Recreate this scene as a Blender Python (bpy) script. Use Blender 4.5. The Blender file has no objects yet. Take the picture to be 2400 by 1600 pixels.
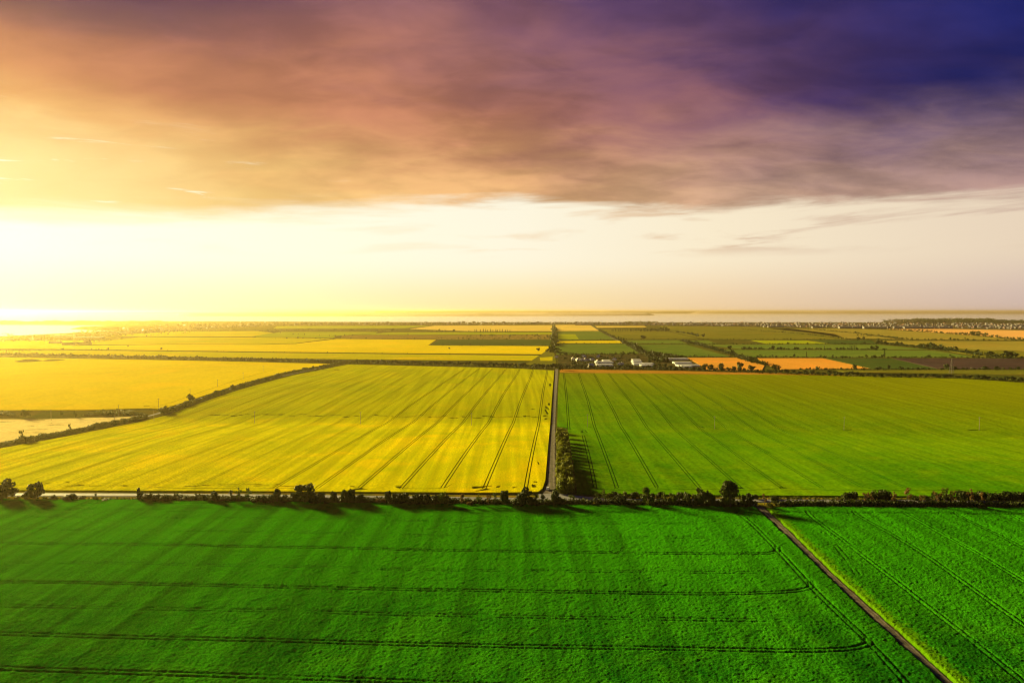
import bpy, math, random
import numpy as np
from mathutils import Vector
from mathutils.geometry import delaunay_2d_cdt

S = bpy.context.scene
COL = S.collection
R = math.radians
rng = np.random.default_rng(11)
random.seed(11)

# ------------------------------------------------------------------ camera
CAM_H = 100.0
FPX = 1600.0                       # focal length in pixels of the 2400 x 1600 photograph
HOR = 729.0                        # row of the true horizon
PITCH = math.atan((800.0 - HOR) / FPX)
cam_d = bpy.data.cameras.new('camera')
cam_d.sensor_width = 36.0
cam_d.lens = 24.0
cam_d.clip_start = 1.0
cam_d.clip_end = 120000.0
cam = bpy.data.objects.new('camera', cam_d)
cam.location = (0, 0, CAM_H)
cam.rotation_euler = (R(90) - PITCH, 0, 0)
COL.objects.link(cam)
S.camera = cam

# ------------------------------------------------------------------ light
EXPO = 1.85
SUN_AZ, SUN_EL = R(-48.0), R(14.0)           # azimuth from the view axis (+y), to the left is negative
S.view_settings.view_transform = 'Standard'
S.view_settings.look = 'None'
S.view_settings.exposure = EXPO
S.view_settings.gamma = 1.0
S.view_settings.use_curve_mapping = False
S.render.engine = 'CYCLES'
cy = S.cycles
cy.use_denoising = True
try:
    cy.denoiser = 'OPENIMAGEDENOISE'
    cy.denoising_input_passes = 'RGB_ALBEDO_NORMAL'
    cy.denoising_prefilter = 'ACCURATE'
except Exception:
    pass
cy.max_bounces = 4
cy.diffuse_bounces = 2
cy.glossy_bounces = 2
cy.transmission_bounces = 2
cy.volume_bounces = 0
cy.transparent_max_bounces = 4
cy.use_adaptive_sampling = False
cy.pixel_filter_type = 'BLACKMAN_HARRIS'
cy.filter_width = 1.15

sun_d = bpy.data.lights.new('sun', 'SUN')
sun_d.energy = 5.0
sun_d.angle = R(10.0)            # the sun stands behind thin cloud: soft shadows
sun_d.color = (1.0, 0.80, 0.27)
sun = bpy.data.objects.new('sun', sun_d)
sdir = Vector((math.sin(SUN_AZ) * math.cos(SUN_EL), math.cos(SUN_AZ) * math.cos(SUN_EL), math.sin(SUN_EL)))
sun.rotation_euler = sdir.to_track_quat('Z', 'Y').to_euler()
sun.location = (0, 0, 300)
COL.objects.link(sun)


def lin(c):
    out = []
    for v in c[:3]:
        v = v / 255.0
        out.append(v / 12.92 if v <= 0.04045 else ((v + 0.055) / 1.055) ** 2.4)
    return tuple(out)


class NT:
    """tiny node-tree writer"""
    def __init__(self, tree):
        self.t = tree
        tree.nodes.clear()

    def n(self, kind, props=None, **ins):
        nd = self.t.nodes.new(kind)
        for k, v in (props or {}).items():
            setattr(nd, k, v)
        for k, v in ins.items():
            key = int(k[1:]) if k[0] == 'i' and k[1:].isdigit() else k.replace('_', ' ')
            self.set(nd.inputs[key], v)
        return nd

    def set(self, sock, v):
        if isinstance(v, bpy.types.NodeSocket):
            self.t.links.new(v, sock)
        elif isinstance(v, bpy.types.Node):
            self.t.links.new(v.outputs[0], sock)
        else:
            if sock.type == 'RGBA' and len(v) == 3:
                v = (*v, 1)
            sock.default_value = v

    def m(self, op, a, b=None, c=None, clamp=False):
        nd = self.t.nodes.new('ShaderNodeMath')
        nd.operation = op
        nd.use_clamp = clamp
        for i, v in enumerate((a, b, c)):
            if v is not None:
                self.set(nd.inputs[i], v)
        return nd.outputs[0]

    def mr(self, v, a, b, c=0.0, d=1.0, smooth=True):
        nd = self.t.nodes.new('ShaderNodeMapRange')
        nd.interpolation_type = 'SMOOTHSTEP' if smooth else 'LINEAR'
        nd.clamp = True
        for i, x in enumerate((v, a, b, c, d)):
            self.set(nd.inputs[i], x)
        return nd.outputs[0]

    def mix(self, f, a, b, blend='MIX'):
        nd = self.t.nodes.new('ShaderNodeMix')
        nd.data_type = 'RGBA'
        nd.blend_type = blend
        self.set(nd.inputs[0], f)
        self.set(nd.inputs[6], a)
        self.set(nd.inputs[7], b)
        return nd.outputs[2]

    def noise(self, vec, scale, detail=3.0, rough=0.55, dist=0.0):
        nd = self.t.nodes.new('ShaderNodeTexNoise')
        nd.inputs['Scale'].default_value = scale
        nd.inputs['Detail'].default_value = detail
        nd.inputs['Roughness'].default_value = rough
        nd.inputs['Distortion'].default_value = dist
        self.set(nd.inputs['Vector'], vec)
        return nd.outputs[0]

    def ramp(self, fac, stops):
        nd = self.t.nodes.new('ShaderNodeValToRGB')
        cr = nd.color_ramp
        while len(cr.elements) < len(stops):
            cr.elements.new(0.5)
        for e, (p, c) in zip(cr.elements, stops):
            e.position = p
            e.color = (*c, 1)
        self.set(nd.inputs[0], fac)
        return nd.outputs[0]

    def vmap(self, vec, scale=(1, 1, 1), rot=0.0, loc=(0, 0, 0)):
        nd = self.t.nodes.new('ShaderNodeMapping')
        nd.vector_type = 'POINT'
        nd.inputs['Scale'].default_value = scale
        nd.inputs['Rotation'].default_value = (0, 0, rot)
        nd.inputs['Location'].default_value = loc
        self.set(nd.inputs['Vector'], vec)
        return nd.outputs[0]


# ------------------------------------------------------------------ sky (world)
world = bpy.data.worlds.new('World')
S.world = world
world.use_nodes = True
w = NT(world.node_tree)
K = 1.0 / 2.0 ** EXPO
tc = w.n('ShaderNodeTexCoord')
gen = tc.outputs['Generated']
sx = w.n('ShaderNodeSeparateXYZ', None, i0=gen)
X, Y, Z = sx.outputs
DEG = 180.0 / math.pi
el = w.m('MULTIPLY', w.m('ARCSINE', Z), DEG)
elp = w.m('MAXIMUM', el, 0.0)
az = w.m('MULTIPLY', w.m('ARCTAN2', X, Y), DEG)
da = w.m('ABSOLUTE', w.m('WRAP', w.m('SUBTRACT', az, math.degrees(SUN_AZ) + 2.0), 180.0, -180.0))
# cloud deck coordinates: a flat layer seen in perspective
den = w.m('ADD', w.m('MAXIMUM', Z, 0.0), 0.17)
cx = w.m('DIVIDE', X, den)
cyy = w.m('DIVIDE', Y, den)
pv = w.n('ShaderNodeCombineXYZ', None, i0=cx, i1=cyy, i2=0.0).outputs[0]
nA = w.noise(w.vmap(pv, (0.8, 1.3, 1), R(-14), (3.1, 1.7, 0)), 1.0, 5.0, 0.55, 0.6)
nB = w.noise(w.vmap(pv, (2.2, 3.8, 1), R(-12), (7.0, 2.0, 0)), 1.0, 5.0, 0.55, 0.5)
nC = w.noise(w.vmap(pv, (1.5, 1.9, 1), R(-20), (1.0, 9.0, 0)), 1.0, 4.0, 0.5, 0.3)
dv = w.m('MULTIPLY', w.m('SUBTRACT', el, 6.0), 2.7)
D = w.m('SQRT', w.m('ADD', w.m('MULTIPLY', da, da), w.m('MULTIPLY', dv, dv)))
jit = w.m('ADD', w.m('MULTIPLY', w.m('SUBTRACT', nA, 0.5), 19.0), w.m('MULTIPLY', w.m('SUBTRACT', nB, 0.5), 14.0))
jit = w.m('MULTIPLY', jit, w.mr(D, 8.0, 45.0, 0.3, 1.0))
jit = w.m('ADD', jit, w.m('MULTIPLY', w.m('MAXIMUM', w.m('SUBTRACT', el, 13.6), 0.0), w.mr(da, 6.0, 42.0, 4.0, 0.0)))
Dj = w.m('DIVIDE', w.m('ADD', D, jit), 200.0)
deck = w.ramp(Dj, [(d / 200.0, lin(c)) for d, c in (
    (9, (255, 234, 168)), (15, (252, 214, 140)), (26, (230, 168, 104)), (34, (214, 150, 100)), (41, (202, 136, 98)), (49, (190, 126, 97)),
    (55, (168, 111, 99)), (62, (144, 97, 99)), (67, (126, 85, 99)), (72, (94, 66, 97)), (77, (76, 56, 98)), (81, (58, 47, 98)),
    (87, (40, 40, 100)), (93, (10, 28, 98)), (115, (6, 22, 88)), (150, (6, 18, 68)), (195, (6, 14, 52)))])
edge_c = w.ramp(w.m('DIVIDE', da, 180.0), [(d / 180.0, lin(c)) for d, c in (
    (9, (255, 238, 168)), (26, (252, 211, 132)), (46, (236, 187, 126)), (66, (205, 167, 140)), (84, (184, 148, 136)),
    (120, (110, 100, 125)), (180, (70, 70, 110)))])
lowel = w.mr(w.m('ADD', el, w.m('MULTIPLY', w.m('SUBTRACT', nB, 0.5), 5.0)), 6.5, 16.5, 1.0, 0.0)
deck = w.mix(w.m('MULTIPLY', lowel, 0.92), deck, edge_c)
nF = w.noise(w.vmap(pv, (5.0, 8.0, 1), R(-14), (2.0, 5.0, 0)), 1.0, 6.0, 0.6, 0.4)
shade = w.mr(w.m('ADD', w.m('MULTIPLY', nC, 0.7), w.m('MULTIPLY', nF, 0.3)), 0.36, 0.64, 0.76, 1.22)
shade = w.mix(w.mr(D, 10.0, 50.0), (1, 1, 1), w.n('ShaderNodeCombineColor', None, i0=shade, i1=shade, i2=shade).outputs[0])
deck = w.mix(1.0, deck, shade, 'MULTIPLY')
# clear band under the deck
up_c = w.ramp(w.m('DIVIDE', da, 180.0), [(d / 180.0, lin(c)) for d, c in (
    (6, (255, 255, 232)), (26, (255, 253, 226)), (46, (255, 247, 222)), (62, (252, 236, 204)), (84, (234, 212, 186)),
    (120, (178, 172, 178)), (180, (135, 138, 160)))])
lo_c = w.ramp(w.m('DIVIDE', da, 180.0), [(d / 180.0, lin(c)) for d, c in (
    (6, (255, 252, 206)), (26, (255, 246, 192)), (46, (254, 232, 174)), (62, (244, 214, 172)), (84, (212, 188, 178)),
    (120, (165, 155, 168)), (180, (125, 125, 150)))])
band = w.mix(w.mr(el, 0.4, 4.6), lo_c, up_c)
nis = w.n('ShaderNodeTexSky', {'sky_type': 'NISHITA', 'sun_disc': False, 'sun_elevation': SUN_EL, 'sun_rotation': SUN_AZ,
                              'altitude': 100.0, 'air_density': 1.0, 'dust_density': 2.0})
# thin streaks in the clear band
sv = w.n('ShaderNodeCombineXYZ', None, i0=w.m('MULTIPLY', az, 0.075), i1=w.m('MULTIPLY', w.m('SUBTRACT', el, w.m('MULTIPLY', az, 0.02)), 0.75), i2=0.0).outputs[0]
nS = w.noise(sv, 1.0, 5.0, 0.55, 0.5)
st = w.m('MULTIPLY', w.mr(nS, 0.50, 0.68), w.m('MULTIPLY', w.mr(el, 4.0, 5.6), w.mr(da, 30.0, 70.0, 0.25, 0.8)))
band = w.mix(st, band, edge_c)
# ragged lower edge of the deck
ebase = w.ramp(w.m('DIVIDE', da, 180.0), [(d / 180.0, (v / 12.0,) * 3) for d, v in ((9, 5.5), (22, 6.2), (30, 7.3), (40, 8.7), (46, 9.0), (57, 8.1), (66, 8.1), (84, 7.5), (180, 8.0))])
edge_el = w.m('ADD', w.m('MULTIPLY', ebase, 12.0), w.m('MULTIPLY', w.m('SUBTRACT', w.noise(sv, 1.3, 5.0, 0.6, 0.4), 0.5), 2.3))
msk = w.mr(w.m('SUBTRACT', el, edge_el), -0.25, w.mr(da, 22.0, 46.0, 2.3, 0.8))
# bright gaps in the deck close to the sun
gap = w.m('MULTIPLY', w.mr(w.noise(sv, 1.9, 5.0, 0.6, 0.6), 0.60, 0.72), w.m('MULTIPLY', w.mr(D, 40.0, 18.0), w.mr(el, 16.0, 9.0)))
msk = w.m('MULTIPLY', msk, w.m('SUBTRACT', 1.0, w.m('MULTIPLY', gap, 0.8)))
sky_c = w.mix(msk, band, deck)
bg1 = w.n('ShaderNodeBackground', None, Color=sky_c, Strength=K)
bg2 = w.n('ShaderNodeBackground', None, Color=nis.outputs[0], Strength=0.05)
clear_f = w.m('MULTIPLY', w.m('SUBTRACT', 1.0, msk), 0.05)
ms = w.n('ShaderNodeMixShader', None, i0=clear_f, i1=bg1.outputs[0], i2=bg2.outputs[0])
wo = w.n('ShaderNodeOutputWorld', None, Surface=ms.outputs[0])
world.cycles.sampling_method = 'MANUAL'
world.cycles.sample_map_resolution = 1024

# ------------------------------------------------------------------ terrain and pixel -> ground


def T(x, y):
    x = np.asarray(x, float)
    y = np.asarray(y, float)
    yc = 640.0 - 0.19 * np.maximum(x, 0.0)
    s = y - yc
    z = -6.0 * np.exp(-np.sqrt(s * s + 144.0) / 120.0)
    z = z + 0.45 * np.sin(x / 47.0 + 1.3) * np.sin(y / 61.0) + 0.5 * np.sin(x / 93.0 - y / 120.0 + 0.6)
    f = np.clip((1450.0 - y) / 250.0, 0, 1) * np.clip((1400.0 - np.abs(x)) / 200.0, 0, 1) * np.clip(y / 120.0, 0, 1)
    return z * f * f * (3 - 2 * f)


_cp, _sp = math.cos(PITCH), math.sin(PITCH)


def G(px, py, dz=0.0):
    """ground point seen at a pixel of the 2400 x 1600 photograph: (x, y)"""
    rx = px - 1200.0
    u = -(py - 800.0)
    ry = FPX * _cp + u * _sp
    rz = -FPX * _sp + u * _cp
    z = 0.0
    for _ in range(12):
        t = (CAM_H - z - dz) / -rz
        x, y = rx * t, ry * t
        z = float(T(x, y))
    return x, y


def GP(pts, dz=0.0):
    return [G(a, b, dz) for a, b in pts]


def mpp(px, py):
    """metres per photo pixel at a ground point"""
    return math.hypot(*G(px, py)) / FPX * 0.93


# ------------------------------------------------------------------ object helpers
def tag(o, label=None, cat=None, group=None, kind=None):
    if label: o['label'] = label
    if cat: o['category'] = cat
    if group: o['group'] = group
    if kind: o['kind'] = kind
    return o


def mesh(name, v, f, mats=(), mi=None, smooth=False):
    v = np.asarray(v, np.float32)
    me = bpy.data.meshes.new(name)
    if isinstance(f, np.ndarray):
        k = f.shape[1]
        me.vertices.add(len(v))
        me.vertices.foreach_set('co', v.ravel())
        me.loops.add(f.size)
        me.loops.foreach_set('vertex_index', f.astype(np.int32).ravel())
        me.polygons.add(len(f))
        me.polygons.foreach_set('loop_start', np.arange(0, f.size, k, dtype=np.int32))
        me.update(calc_edges=True)
    else:
        me.from_pydata(v.tolist(), [], f)
        me.update()
    for m in mats:
        me.materials.append(m)
    if mi is not None:
        me.polygons.foreach_set('material_index', np.asarray(mi, np.int32))
    me.polygons.foreach_set('use_smooth', np.full(len(me.polygons), bool(smooth)))
    return me


def add(name, me, loc=(0, 0, 0), rz=0.0, sc=(1, 1, 1), parent=None):
    o = bpy.data.objects.new(name, me)
    o.location = loc
    o.rotation_euler = (0, 0, rz)
    o.scale = sc
    if parent is not None:
        o.parent = parent
    COL.objects.link(o)
    return o


def attr(me, name, vals):
    a = me.attributes.new(name, 'FLOAT', 'POINT')
    a.data.foreach_set('value', np.asarray(vals, np.float32))


class MB:
    """collects boxes, bars, prisms into one mesh"""
    def __init__(self):
        self.v, self.f, self.m = [], [], []

    def add(self, v, f, m=0):
        o = len(self.v)
        self.v += [tuple(p) for p in v]
        self.f += [tuple(i + o for i in q) for q in f]
        self.m += [m] * len(f)

    def box(self, x0, x1, y0, y1, z0, z1, m=0):
        v = [(x, y, z) for z in (z0, z1) for y in (y0, y1) for x in (x0, x1)]
        self.add(v, [(0, 2, 3, 1), (4, 5, 7, 6), (0, 1, 5, 4), (2, 6, 7, 3), (0, 4, 6, 2), (1, 3, 7, 5)], m)

    def bar(self, a, b, r0, r1=None, n=6, m=0):
        r1 = r0 if r1 is None else r1
        a, b = Vector(a), Vector(b)
        q = (b - a).to_track_quat('Z', 'Y')
        v = []
        for p, r in ((a, r0), (b, r1)):
            for i in range(n):
                t = 2 * math.pi * i / n
                v.append(p + q @ Vector((r * math.cos(t), r * math.sin(t), 0)))
        f = [(i, (i + 1) % n, n + (i + 1) % n, n + i) for i in range(n)]
        f += [tuple(range(n - 1, -1, -1)), tuple(range(n, 2 * n))]
        self.add(v, f, m)

    def mesh(self, name, mats, smooth=False):
        return mesh(name, self.v, self.f, mats, self.m, smooth)


# ------------------------------------------------------------------ noise for geometry
def vnoise(x, y, seed=0):
    xi = np.floor(x).astype(np.int64)
    yi = np.floor(y).astype(np.int64)
    fx, fy = x - xi, y - yi
    fx = fx * fx * (3 - 2 * fx)
    fy = fy * fy * (3 - 2 * fy)

    def h(a, b):
        n = (a * 374761393 + b * 668265263 + seed * 1442695041) & 0xFFFFFFFF
        n = ((n ^ (n >> 13)) * 1274126177) & 0xFFFFFFFF
        n = n ^ (n >> 16)
        return (n & 0xFFFF) / 65535.0
    return (h(xi, yi) * (1 - fx) + h(xi + 1, yi) * fx) * (1 - fy) + (h(xi, yi + 1) * (1 - fx) + h(xi + 1, yi + 1) * fx) * fy - 0.5


def seg_dist(px, py, a, b):
    ax, ay = a
    bx, by = b
    dx, dy = bx - ax, by - ay
    L = dx * dx + dy * dy + 1e-9
    t = np.clip(((px - ax) * dx + (py - ay) * dy) / L, 0, 1)
    return np.hypot(px - ax - t * dx, py - ay - t * dy)


def poly_dist(px, py, pts, cap=None):
    d = np.full(px.shape, 1e9)
    for a, b in zip(pts[:-1], pts[1:]):
        if cap is not None:
            m = (px > min(a[0], b[0]) - cap) & (px < max(a[0], b[0]) + cap) & (py > min(a[1], b[1]) - cap) & (py < max(a[1], b[1]) + cap)
            if m.any():
                d[m] = np.minimum(d[m], seg_dist(px[m], py[m], a, b))
        else:
            d = np.minimum(d, seg_dist(px, py, a, b))
    return d


def inside(px, py, poly):
    r = np.zeros(px.shape, bool)
    n = len(poly)
    for i in range(n):
        x0, y0 = poly[i]
        x1, y1 = poly[(i + 1) % n]
        c = ((y0 > py) != (y1 > py))
        if y1 != y0:
            r ^= c & (px < (x1 - x0) * (py - y0) / (y1 - y0) + x0)
    return r


def resample(pts, step):
    out = [tuple(pts[0])]
    for a, b in zip(pts[:-1], pts[1:]):
        n = max(1, int(math.hypot(b[0] - a[0], b[1] - a[1]) / step))
        for i in range(1, n + 1):
            out.append((a[0] + (b[0] - a[0]) * i / n, a[1] + (b[1] - a[1]) * i / n))
    return out


def offset(pts, d):
    out = []
    for i in range(len(pts)):
        a = pts[max(i - 1, 0)]
        b = pts[min(i + 1, len(pts) - 1)]
        tx, ty = b[0] - a[0], b[1] - a[1]
        L = math.hypot(tx, ty) or 1
        out.append((pts[i][0] - ty / L * d, pts[i][1] + tx / L * d))
    return out


def smooth_line(pts, it=2):
    for _ in range(it):
        q = [pts[0]]
        for a, b in zip(pts[:-1], pts[1:]):
            q.append((a[0] * .75 + b[0] * .25, a[1] * .75 + b[1] * .25))
            q.append((a[0] * .25 + b[0] * .75, a[1] * .25 + b[1] * .75))
        q.append(pts[-1])
        pts = q
    return pts


# ------------------------------------------------------------------ materials
def mat(name):
    m = bpy.data.materials.new(name)
    m.use_nodes = True
    return m, NT(m.node_tree)


def finish(k, col, rough=0.9, bump=None, strength=0.5, dist=0.3, spec=0.15, extra=None):
    b = k.n('ShaderNodeBsdfPrincipled', None, Base_Color=col, Roughness=rough)
    b.inputs['Specular IOR Level'].default_value = spec
    if bump is not None:
        bn = k.n('ShaderNodeBump', None, Height=bump)
        bn.inputs['Strength'].default_value = strength
        bn.inputs['Distance'].default_value = dist
        k.set(b.inputs['Normal'], bn.outputs[0])
    for kk, v in (extra or {}).items():
        k.set(b.inputs[kk], v)
    k.n('ShaderNodeOutputMaterial', None, Surface=b.outputs[0])


def flat(name, c, rough=0.7, scale=0.4, var=0.25, bump=0.0, spec=0.3):
    m, k = mat(name)
    p = k.n('ShaderNodeNewGeometry').outputs['Position']
    n = k.noise(p, scale, 4.0, 0.6)
    a = tuple(x * (1 - var) for x in c)
    b = tuple(min(1, x * (1 + var)) for x in c)
    finish(k, k.mix(k.mr(n, 0.3, 0.7), a, b), rough, n if bump else None, bump, 0.2, spec)
    return m


def crop(name, c1, c2, rowaz=R(3.8), big=0.012, mid=0.10, fine=0.8, rowf=0.35, grain=0.45, bump=0.6, bdist=0.35,
         soil_shade=(0.035, 0.03, 0.012), margin=None, stripe=0.0, ax=None, bands=False):
    m, k = mat(name)
    p = k.n('ShaderNodeNewGeometry').outputs['Position']
    n1 = k.noise(p, big, 3.0, 0.5, 0.4)
    n2 = k.noise(p, mid, 4.0, 0.6, 0.2)
    n3 = k.noise(p, fine, 5.0, 0.65)
    rows = k.noise(k.vmap(p, (rowf, 0.012, 0), rowaz), 1.0, 3.0, 0.6)
    f = k.m('ADD', k.m('MULTIPLY', n1, 0.40), k.m('ADD', k.m('MULTIPLY', n2, 0.25), k.m('ADD', k.m('MULTIPLY', n3, 0.15), k.m('MULTIPLY', rows, 0.20))))
    f = k.mr(f, 0.36, 0.64)
    c = k.mix(f, c1, c2)
    c = k.mix(k.m('MULTIPLY', k.mr(k.noise(p, big * 2.3, 4.0, 0.6, 0.5), 0.48, 0.68), 0.35), c, tuple(min(1, v * t) for v, t in zip(c2, (1.5, 1.0, 1.0))))
    if ax is not None:                          # ripening and painted shading along an axis of the field: (far colour, y from, y to)
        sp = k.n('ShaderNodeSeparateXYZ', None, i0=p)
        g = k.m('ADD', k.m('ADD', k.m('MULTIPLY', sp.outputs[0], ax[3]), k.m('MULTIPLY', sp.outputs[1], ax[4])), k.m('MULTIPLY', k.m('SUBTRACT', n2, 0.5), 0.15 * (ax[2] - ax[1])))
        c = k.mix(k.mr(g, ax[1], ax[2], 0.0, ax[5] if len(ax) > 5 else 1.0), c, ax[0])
    gr = k.mr(n3, 0.25, 0.75, 1 - grain, 1 + grain, False)
    if stripe:
        r2 = k.noise(k.vmap(p, (0.16, 0.004, 0), rowaz), 1.0, 2.0, 0.5)
        gr = k.m('MULTIPLY', gr, k.mr(r2, 0.35, 0.65, 1 - stripe, 1 + stripe))
    if bands:                                   # thinner crop in the drill bands across the field
        sp = k.n('ShaderNodeSeparateXYZ', None, i0=p)
        bx = k.m('ADD', k.m('SUBTRACT', sp.outputs[0], k.m('MULTIPLY', sp.outputs[1], 0.045)), k.m('MULTIPLY', k.m('SUBTRACT', n1, 0.5), 6.0))
        fr = k.m('ABSOLUTE', k.m('SUBTRACT', k.m('FRACT', k.m('DIVIDE', k.m('ADD', bx, 1005.0), 21.0)), 0.5))
        bd = k.m('MULTIPLY', k.mr(fr, 0.02, 0.10, 1.0, 0.0), k.mr(k.noise(p, 0.03, 3.0, 0.6), 0.35, 0.6))
        gr = k.m('MULTIPLY', gr, k.mr(bd, 0.0, 1.0, 1.0, 0.82))
    c = k.mix(1.0, c, k.n('ShaderNodeCombineColor', None, i0=gr, i1=gr, i2=gr).outputs[0], 'MULTIPLY')
    if margin:
        a = k.n('ShaderNodeAttribute', {'attribute_name': 'margin'}).outputs['Fac']
        mf = k.mr(k.m('ADD', a, k.m('MULTIPLY', k.m('SUBTRACT', k.noise(p, 0.5, 4.0, 0.6), 0.5), 1.1)), 0.35, 0.9)
        c = k.mix(mf, c, margin)
    s = k.n('ShaderNodeAttribute', {'attribute_name': 'soil_shade'}).outputs['Fac']
    c = k.mix(k.m('MULTIPLY', s, 0.85), c, soil_shade)  # bare soil in the ruts, plus rut shade painted into the colour
    d = k.n('ShaderNodeBsdfDiffuse', None, Color=c, Roughness=0.3)
    bn = k.n('ShaderNodeBump', None, Height=k.m('ADD', n3, k.m('MULTIPLY', n2, 0.6)), Strength=bump, Distance=bdist)
    k.set(d.inputs['Normal'], bn.outputs[0])
    k.n('ShaderNodeOutputMaterial', None, Surface=d.outputs[0])
    return m


M = {}
M['ground'] = crop('meadow', (0.05, 0.075, 0.012), (0.12, 0.10, 0.02), grain=0.4)
M['fore'] = crop('young_wheat', (0.005, 0.085, 0.003), (0.034, 0.22, 0.003), rowaz=R(2), big=0.02, mid=0.14, fine=2.2, grain=0.6, bump=1.0, bdist=0.22, bands=True, ax=((0.034, 0.25, 0.001), 175.0, 300.0, 0.0, 1.0, 0.8),  # near end darkened: a vignette painted into the crop colour
                 soil_shade=(0.008, 0.055, 0.002), margin=(0.085, 0.22, 0.001), stripe=0.2)
M['left'] = crop('ripening_wheat', (0.44, 0.47, 0.001), (0.74, 0.64, 0.001), big=0.008, mid=0.05, fine=0.9, grain=0.38, soil_shade=(0.07, 0.09, 0.002), stripe=0.14, ax=((0.33, 0.36, 0.001), 600.0, 690.0, 0.02, 1.0, 0.62))  # far half greener, also darkened past the dip to paint slope shade
M['right'] = crop('green_wheat', (0.055, 0.20, 0.001), (0.14, 0.29, 0.001), big=0.009, mid=0.06, fine=0.5, grain=0.4,
                  soil_shade=(0.012, 0.06, 0.003), stripe=0.12, ax=((0.19, 0.215, 0.001), 560.0, 1300.0, 0.8, 1.0))
M['gold'] = crop('gold_wheat', (0.70, 0.54, 0.004), (0.82, 0.63, 0.006), big=0.004, mid=0.03, fine=0.2, grain=0.12, rowf=0.05, rowaz=R(90))
M['pale'] = crop('pale_stubble', (0.88, 0.69, 0.26), (0.95, 0.77, 0.33), big=0.01, mid=0.06, fine=0.3, grain=0.2, rowaz=R(80))
M['orange'] = crop('orange_stubble', (0.62, 0.27, 0.04), (0.74, 0.34, 0.06), big=0.006, mid=0.05, fine=0.3, grain=0.12)
M['stub'] = crop('dull_stubble', (0.34, 0.17, 0.02), (0.46, 0.23, 0.03), big=0.01, mid=0.06, fine=0.3, grain=0.3, rowaz=R(88))
M['garden'] = crop('garden_ground', (0.04, 0.045, 0.015), (0.10, 0.08, 0.035), big=0.02, mid=0.06, fine=0.2, grain=0.5)
M['peach'] = crop('peach_stubble', (0.66, 0.36, 0.12), (0.76, 0.42, 0.15), big=0.003, mid=0.02, fine=0.1, grain=0.12)
M['palegold'] = crop('pale_gold_crop', (0.66, 0.48, 0.10), (0.78, 0.56, 0.14), big=0.003, mid=0.02, fine=0.1, grain=0.12)
M['green'] = crop('green_crop', (0.09, 0.15, 0.024), (0.14, 0.20, 0.034), big=0.004, mid=0.03, fine=0.2, grain=0.2, rowf=0.06)
M['dkgreen'] = crop('dark_green_crop', (0.04, 0.075, 0.018), (0.07, 0.105, 0.024), big=0.004, mid=0.03, fine=0.2, grain=0.2, rowf=0.06)
M['olive'] = crop('olive_crop', (0.13, 0.135, 0.016), (0.19, 0.18, 0.022), big=0.003, mid=0.02, fine=0.15, grain=0.2, rowf=0.06)
M['ygreen'] = crop('yellow_green_crop', (0.24, 0.20, 0.035), (0.32, 0.26, 0.05), big=0.003, mid=0.02, fine=0.15, grain=0.15, rowf=0.06)
M['lime'] = crop('lime_crop', (0.24, 0.30, 0.008), (0.33, 0.37, 0.01), big=0.004, mid=0.03, fine=0.2, grain=0.15, rowf=0.06)
M['goldgreen'] = crop('golden_green_crop', (0.46, 0.42, 0.003), (0.58, 0.50, 0.004), big=0.003, mid=0.02, fine=0.15, grain=0.15, rowf=0.06)
M['scrub'] = crop('scrub', (0.17, 0.13, 0.03), (0.28, 0.20, 0.05), big=0.01, mid=0.05, fine=0.2, grain=0.4)
M['plough'] = crop('ploughed_soil', (0.045, 0.028, 0.032), (0.075, 0.05, 0.055), big=0.01, mid=0.03, fine=0.2, grain=0.25, rowaz=R(85))
M['town'] = crop('town_ground', (0.07, 0.06, 0.045), (0.16, 0.12, 0.08), big=0.003, mid=0.02, fine=0.06, grain=0.4)
M['verge'] = crop('verge_grass', (0.10, 0.13, 0.008), (0.30, 0.22, 0.02), big=0.05, mid=0.3, fine=1.5, grain=0.5)
M['asphalt'] = flat('asphalt', (0.17, 0.17, 0.22), 0.75, 0.25, 0.18, 0.1, 0.15)
M['asphalt_road'] = M['asphalt']


def track_mat():
    m, k = mat('dirt_track')
    p = k.n('ShaderNodeNewGeometry').outputs['Position']
    a = k.n('ShaderNodeAttribute', {'attribute_name': 'cross'}).outputs['Fac']
    n = k.noise(p, 0.35, 5.0, 0.65)
    n2 = k.noise(p, 2.0, 4.0, 0.6)
    c = k.mix(k.mr(n, 0.3, 0.7), (0.04, 0.032, 0.025), (0.11, 0.085, 0.07))
    wheel = k.mr(k.m('ABSOLUTE', k.m('SUBTRACT', k.m('ABSOLUTE', a), 0.42)), 0.05, 0.22, 1.0, 0.0)
    c = k.mix(k.m('MULTIPLY', wheel, k.mr(n, 0.35, 0.65, 0.25, 0.9)), c, (0.17, 0.145, 0.135))
    mid = k.m('MULTIPLY', k.mr(k.m('ABSOLUTE', a), 0.0, 0.2, 1.0, 0.0), k.mr(n2, 0.45, 0.6))
    c = k.mix(mid, c, (0.07, 0.075, 0.02))
    finish(k, c, 0.9, k.m('ADD', n, n2), 0.6, 0.15, 0.2)
    return m


M['track'] = track_mat()


def water_mat():
    m, k = mat('sea_water')
    p = k.n('ShaderNodeNewGeometry').outputs['Position']
    n = k.noise(k.vmap(p, (0.004, 0.02, 0.01)), 1.0, 4.0, 0.6)
    finish(k, k.mix(n, (0.34, 0.29, 0.25), (0.42, 0.36, 0.31)), 0.14, k.noise(p, 0.05, 3.0, 0.6), 0.02, 1.0, 0.5, {'IOR': 1.33})
    return m


M['water'] = water_mat()


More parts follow.
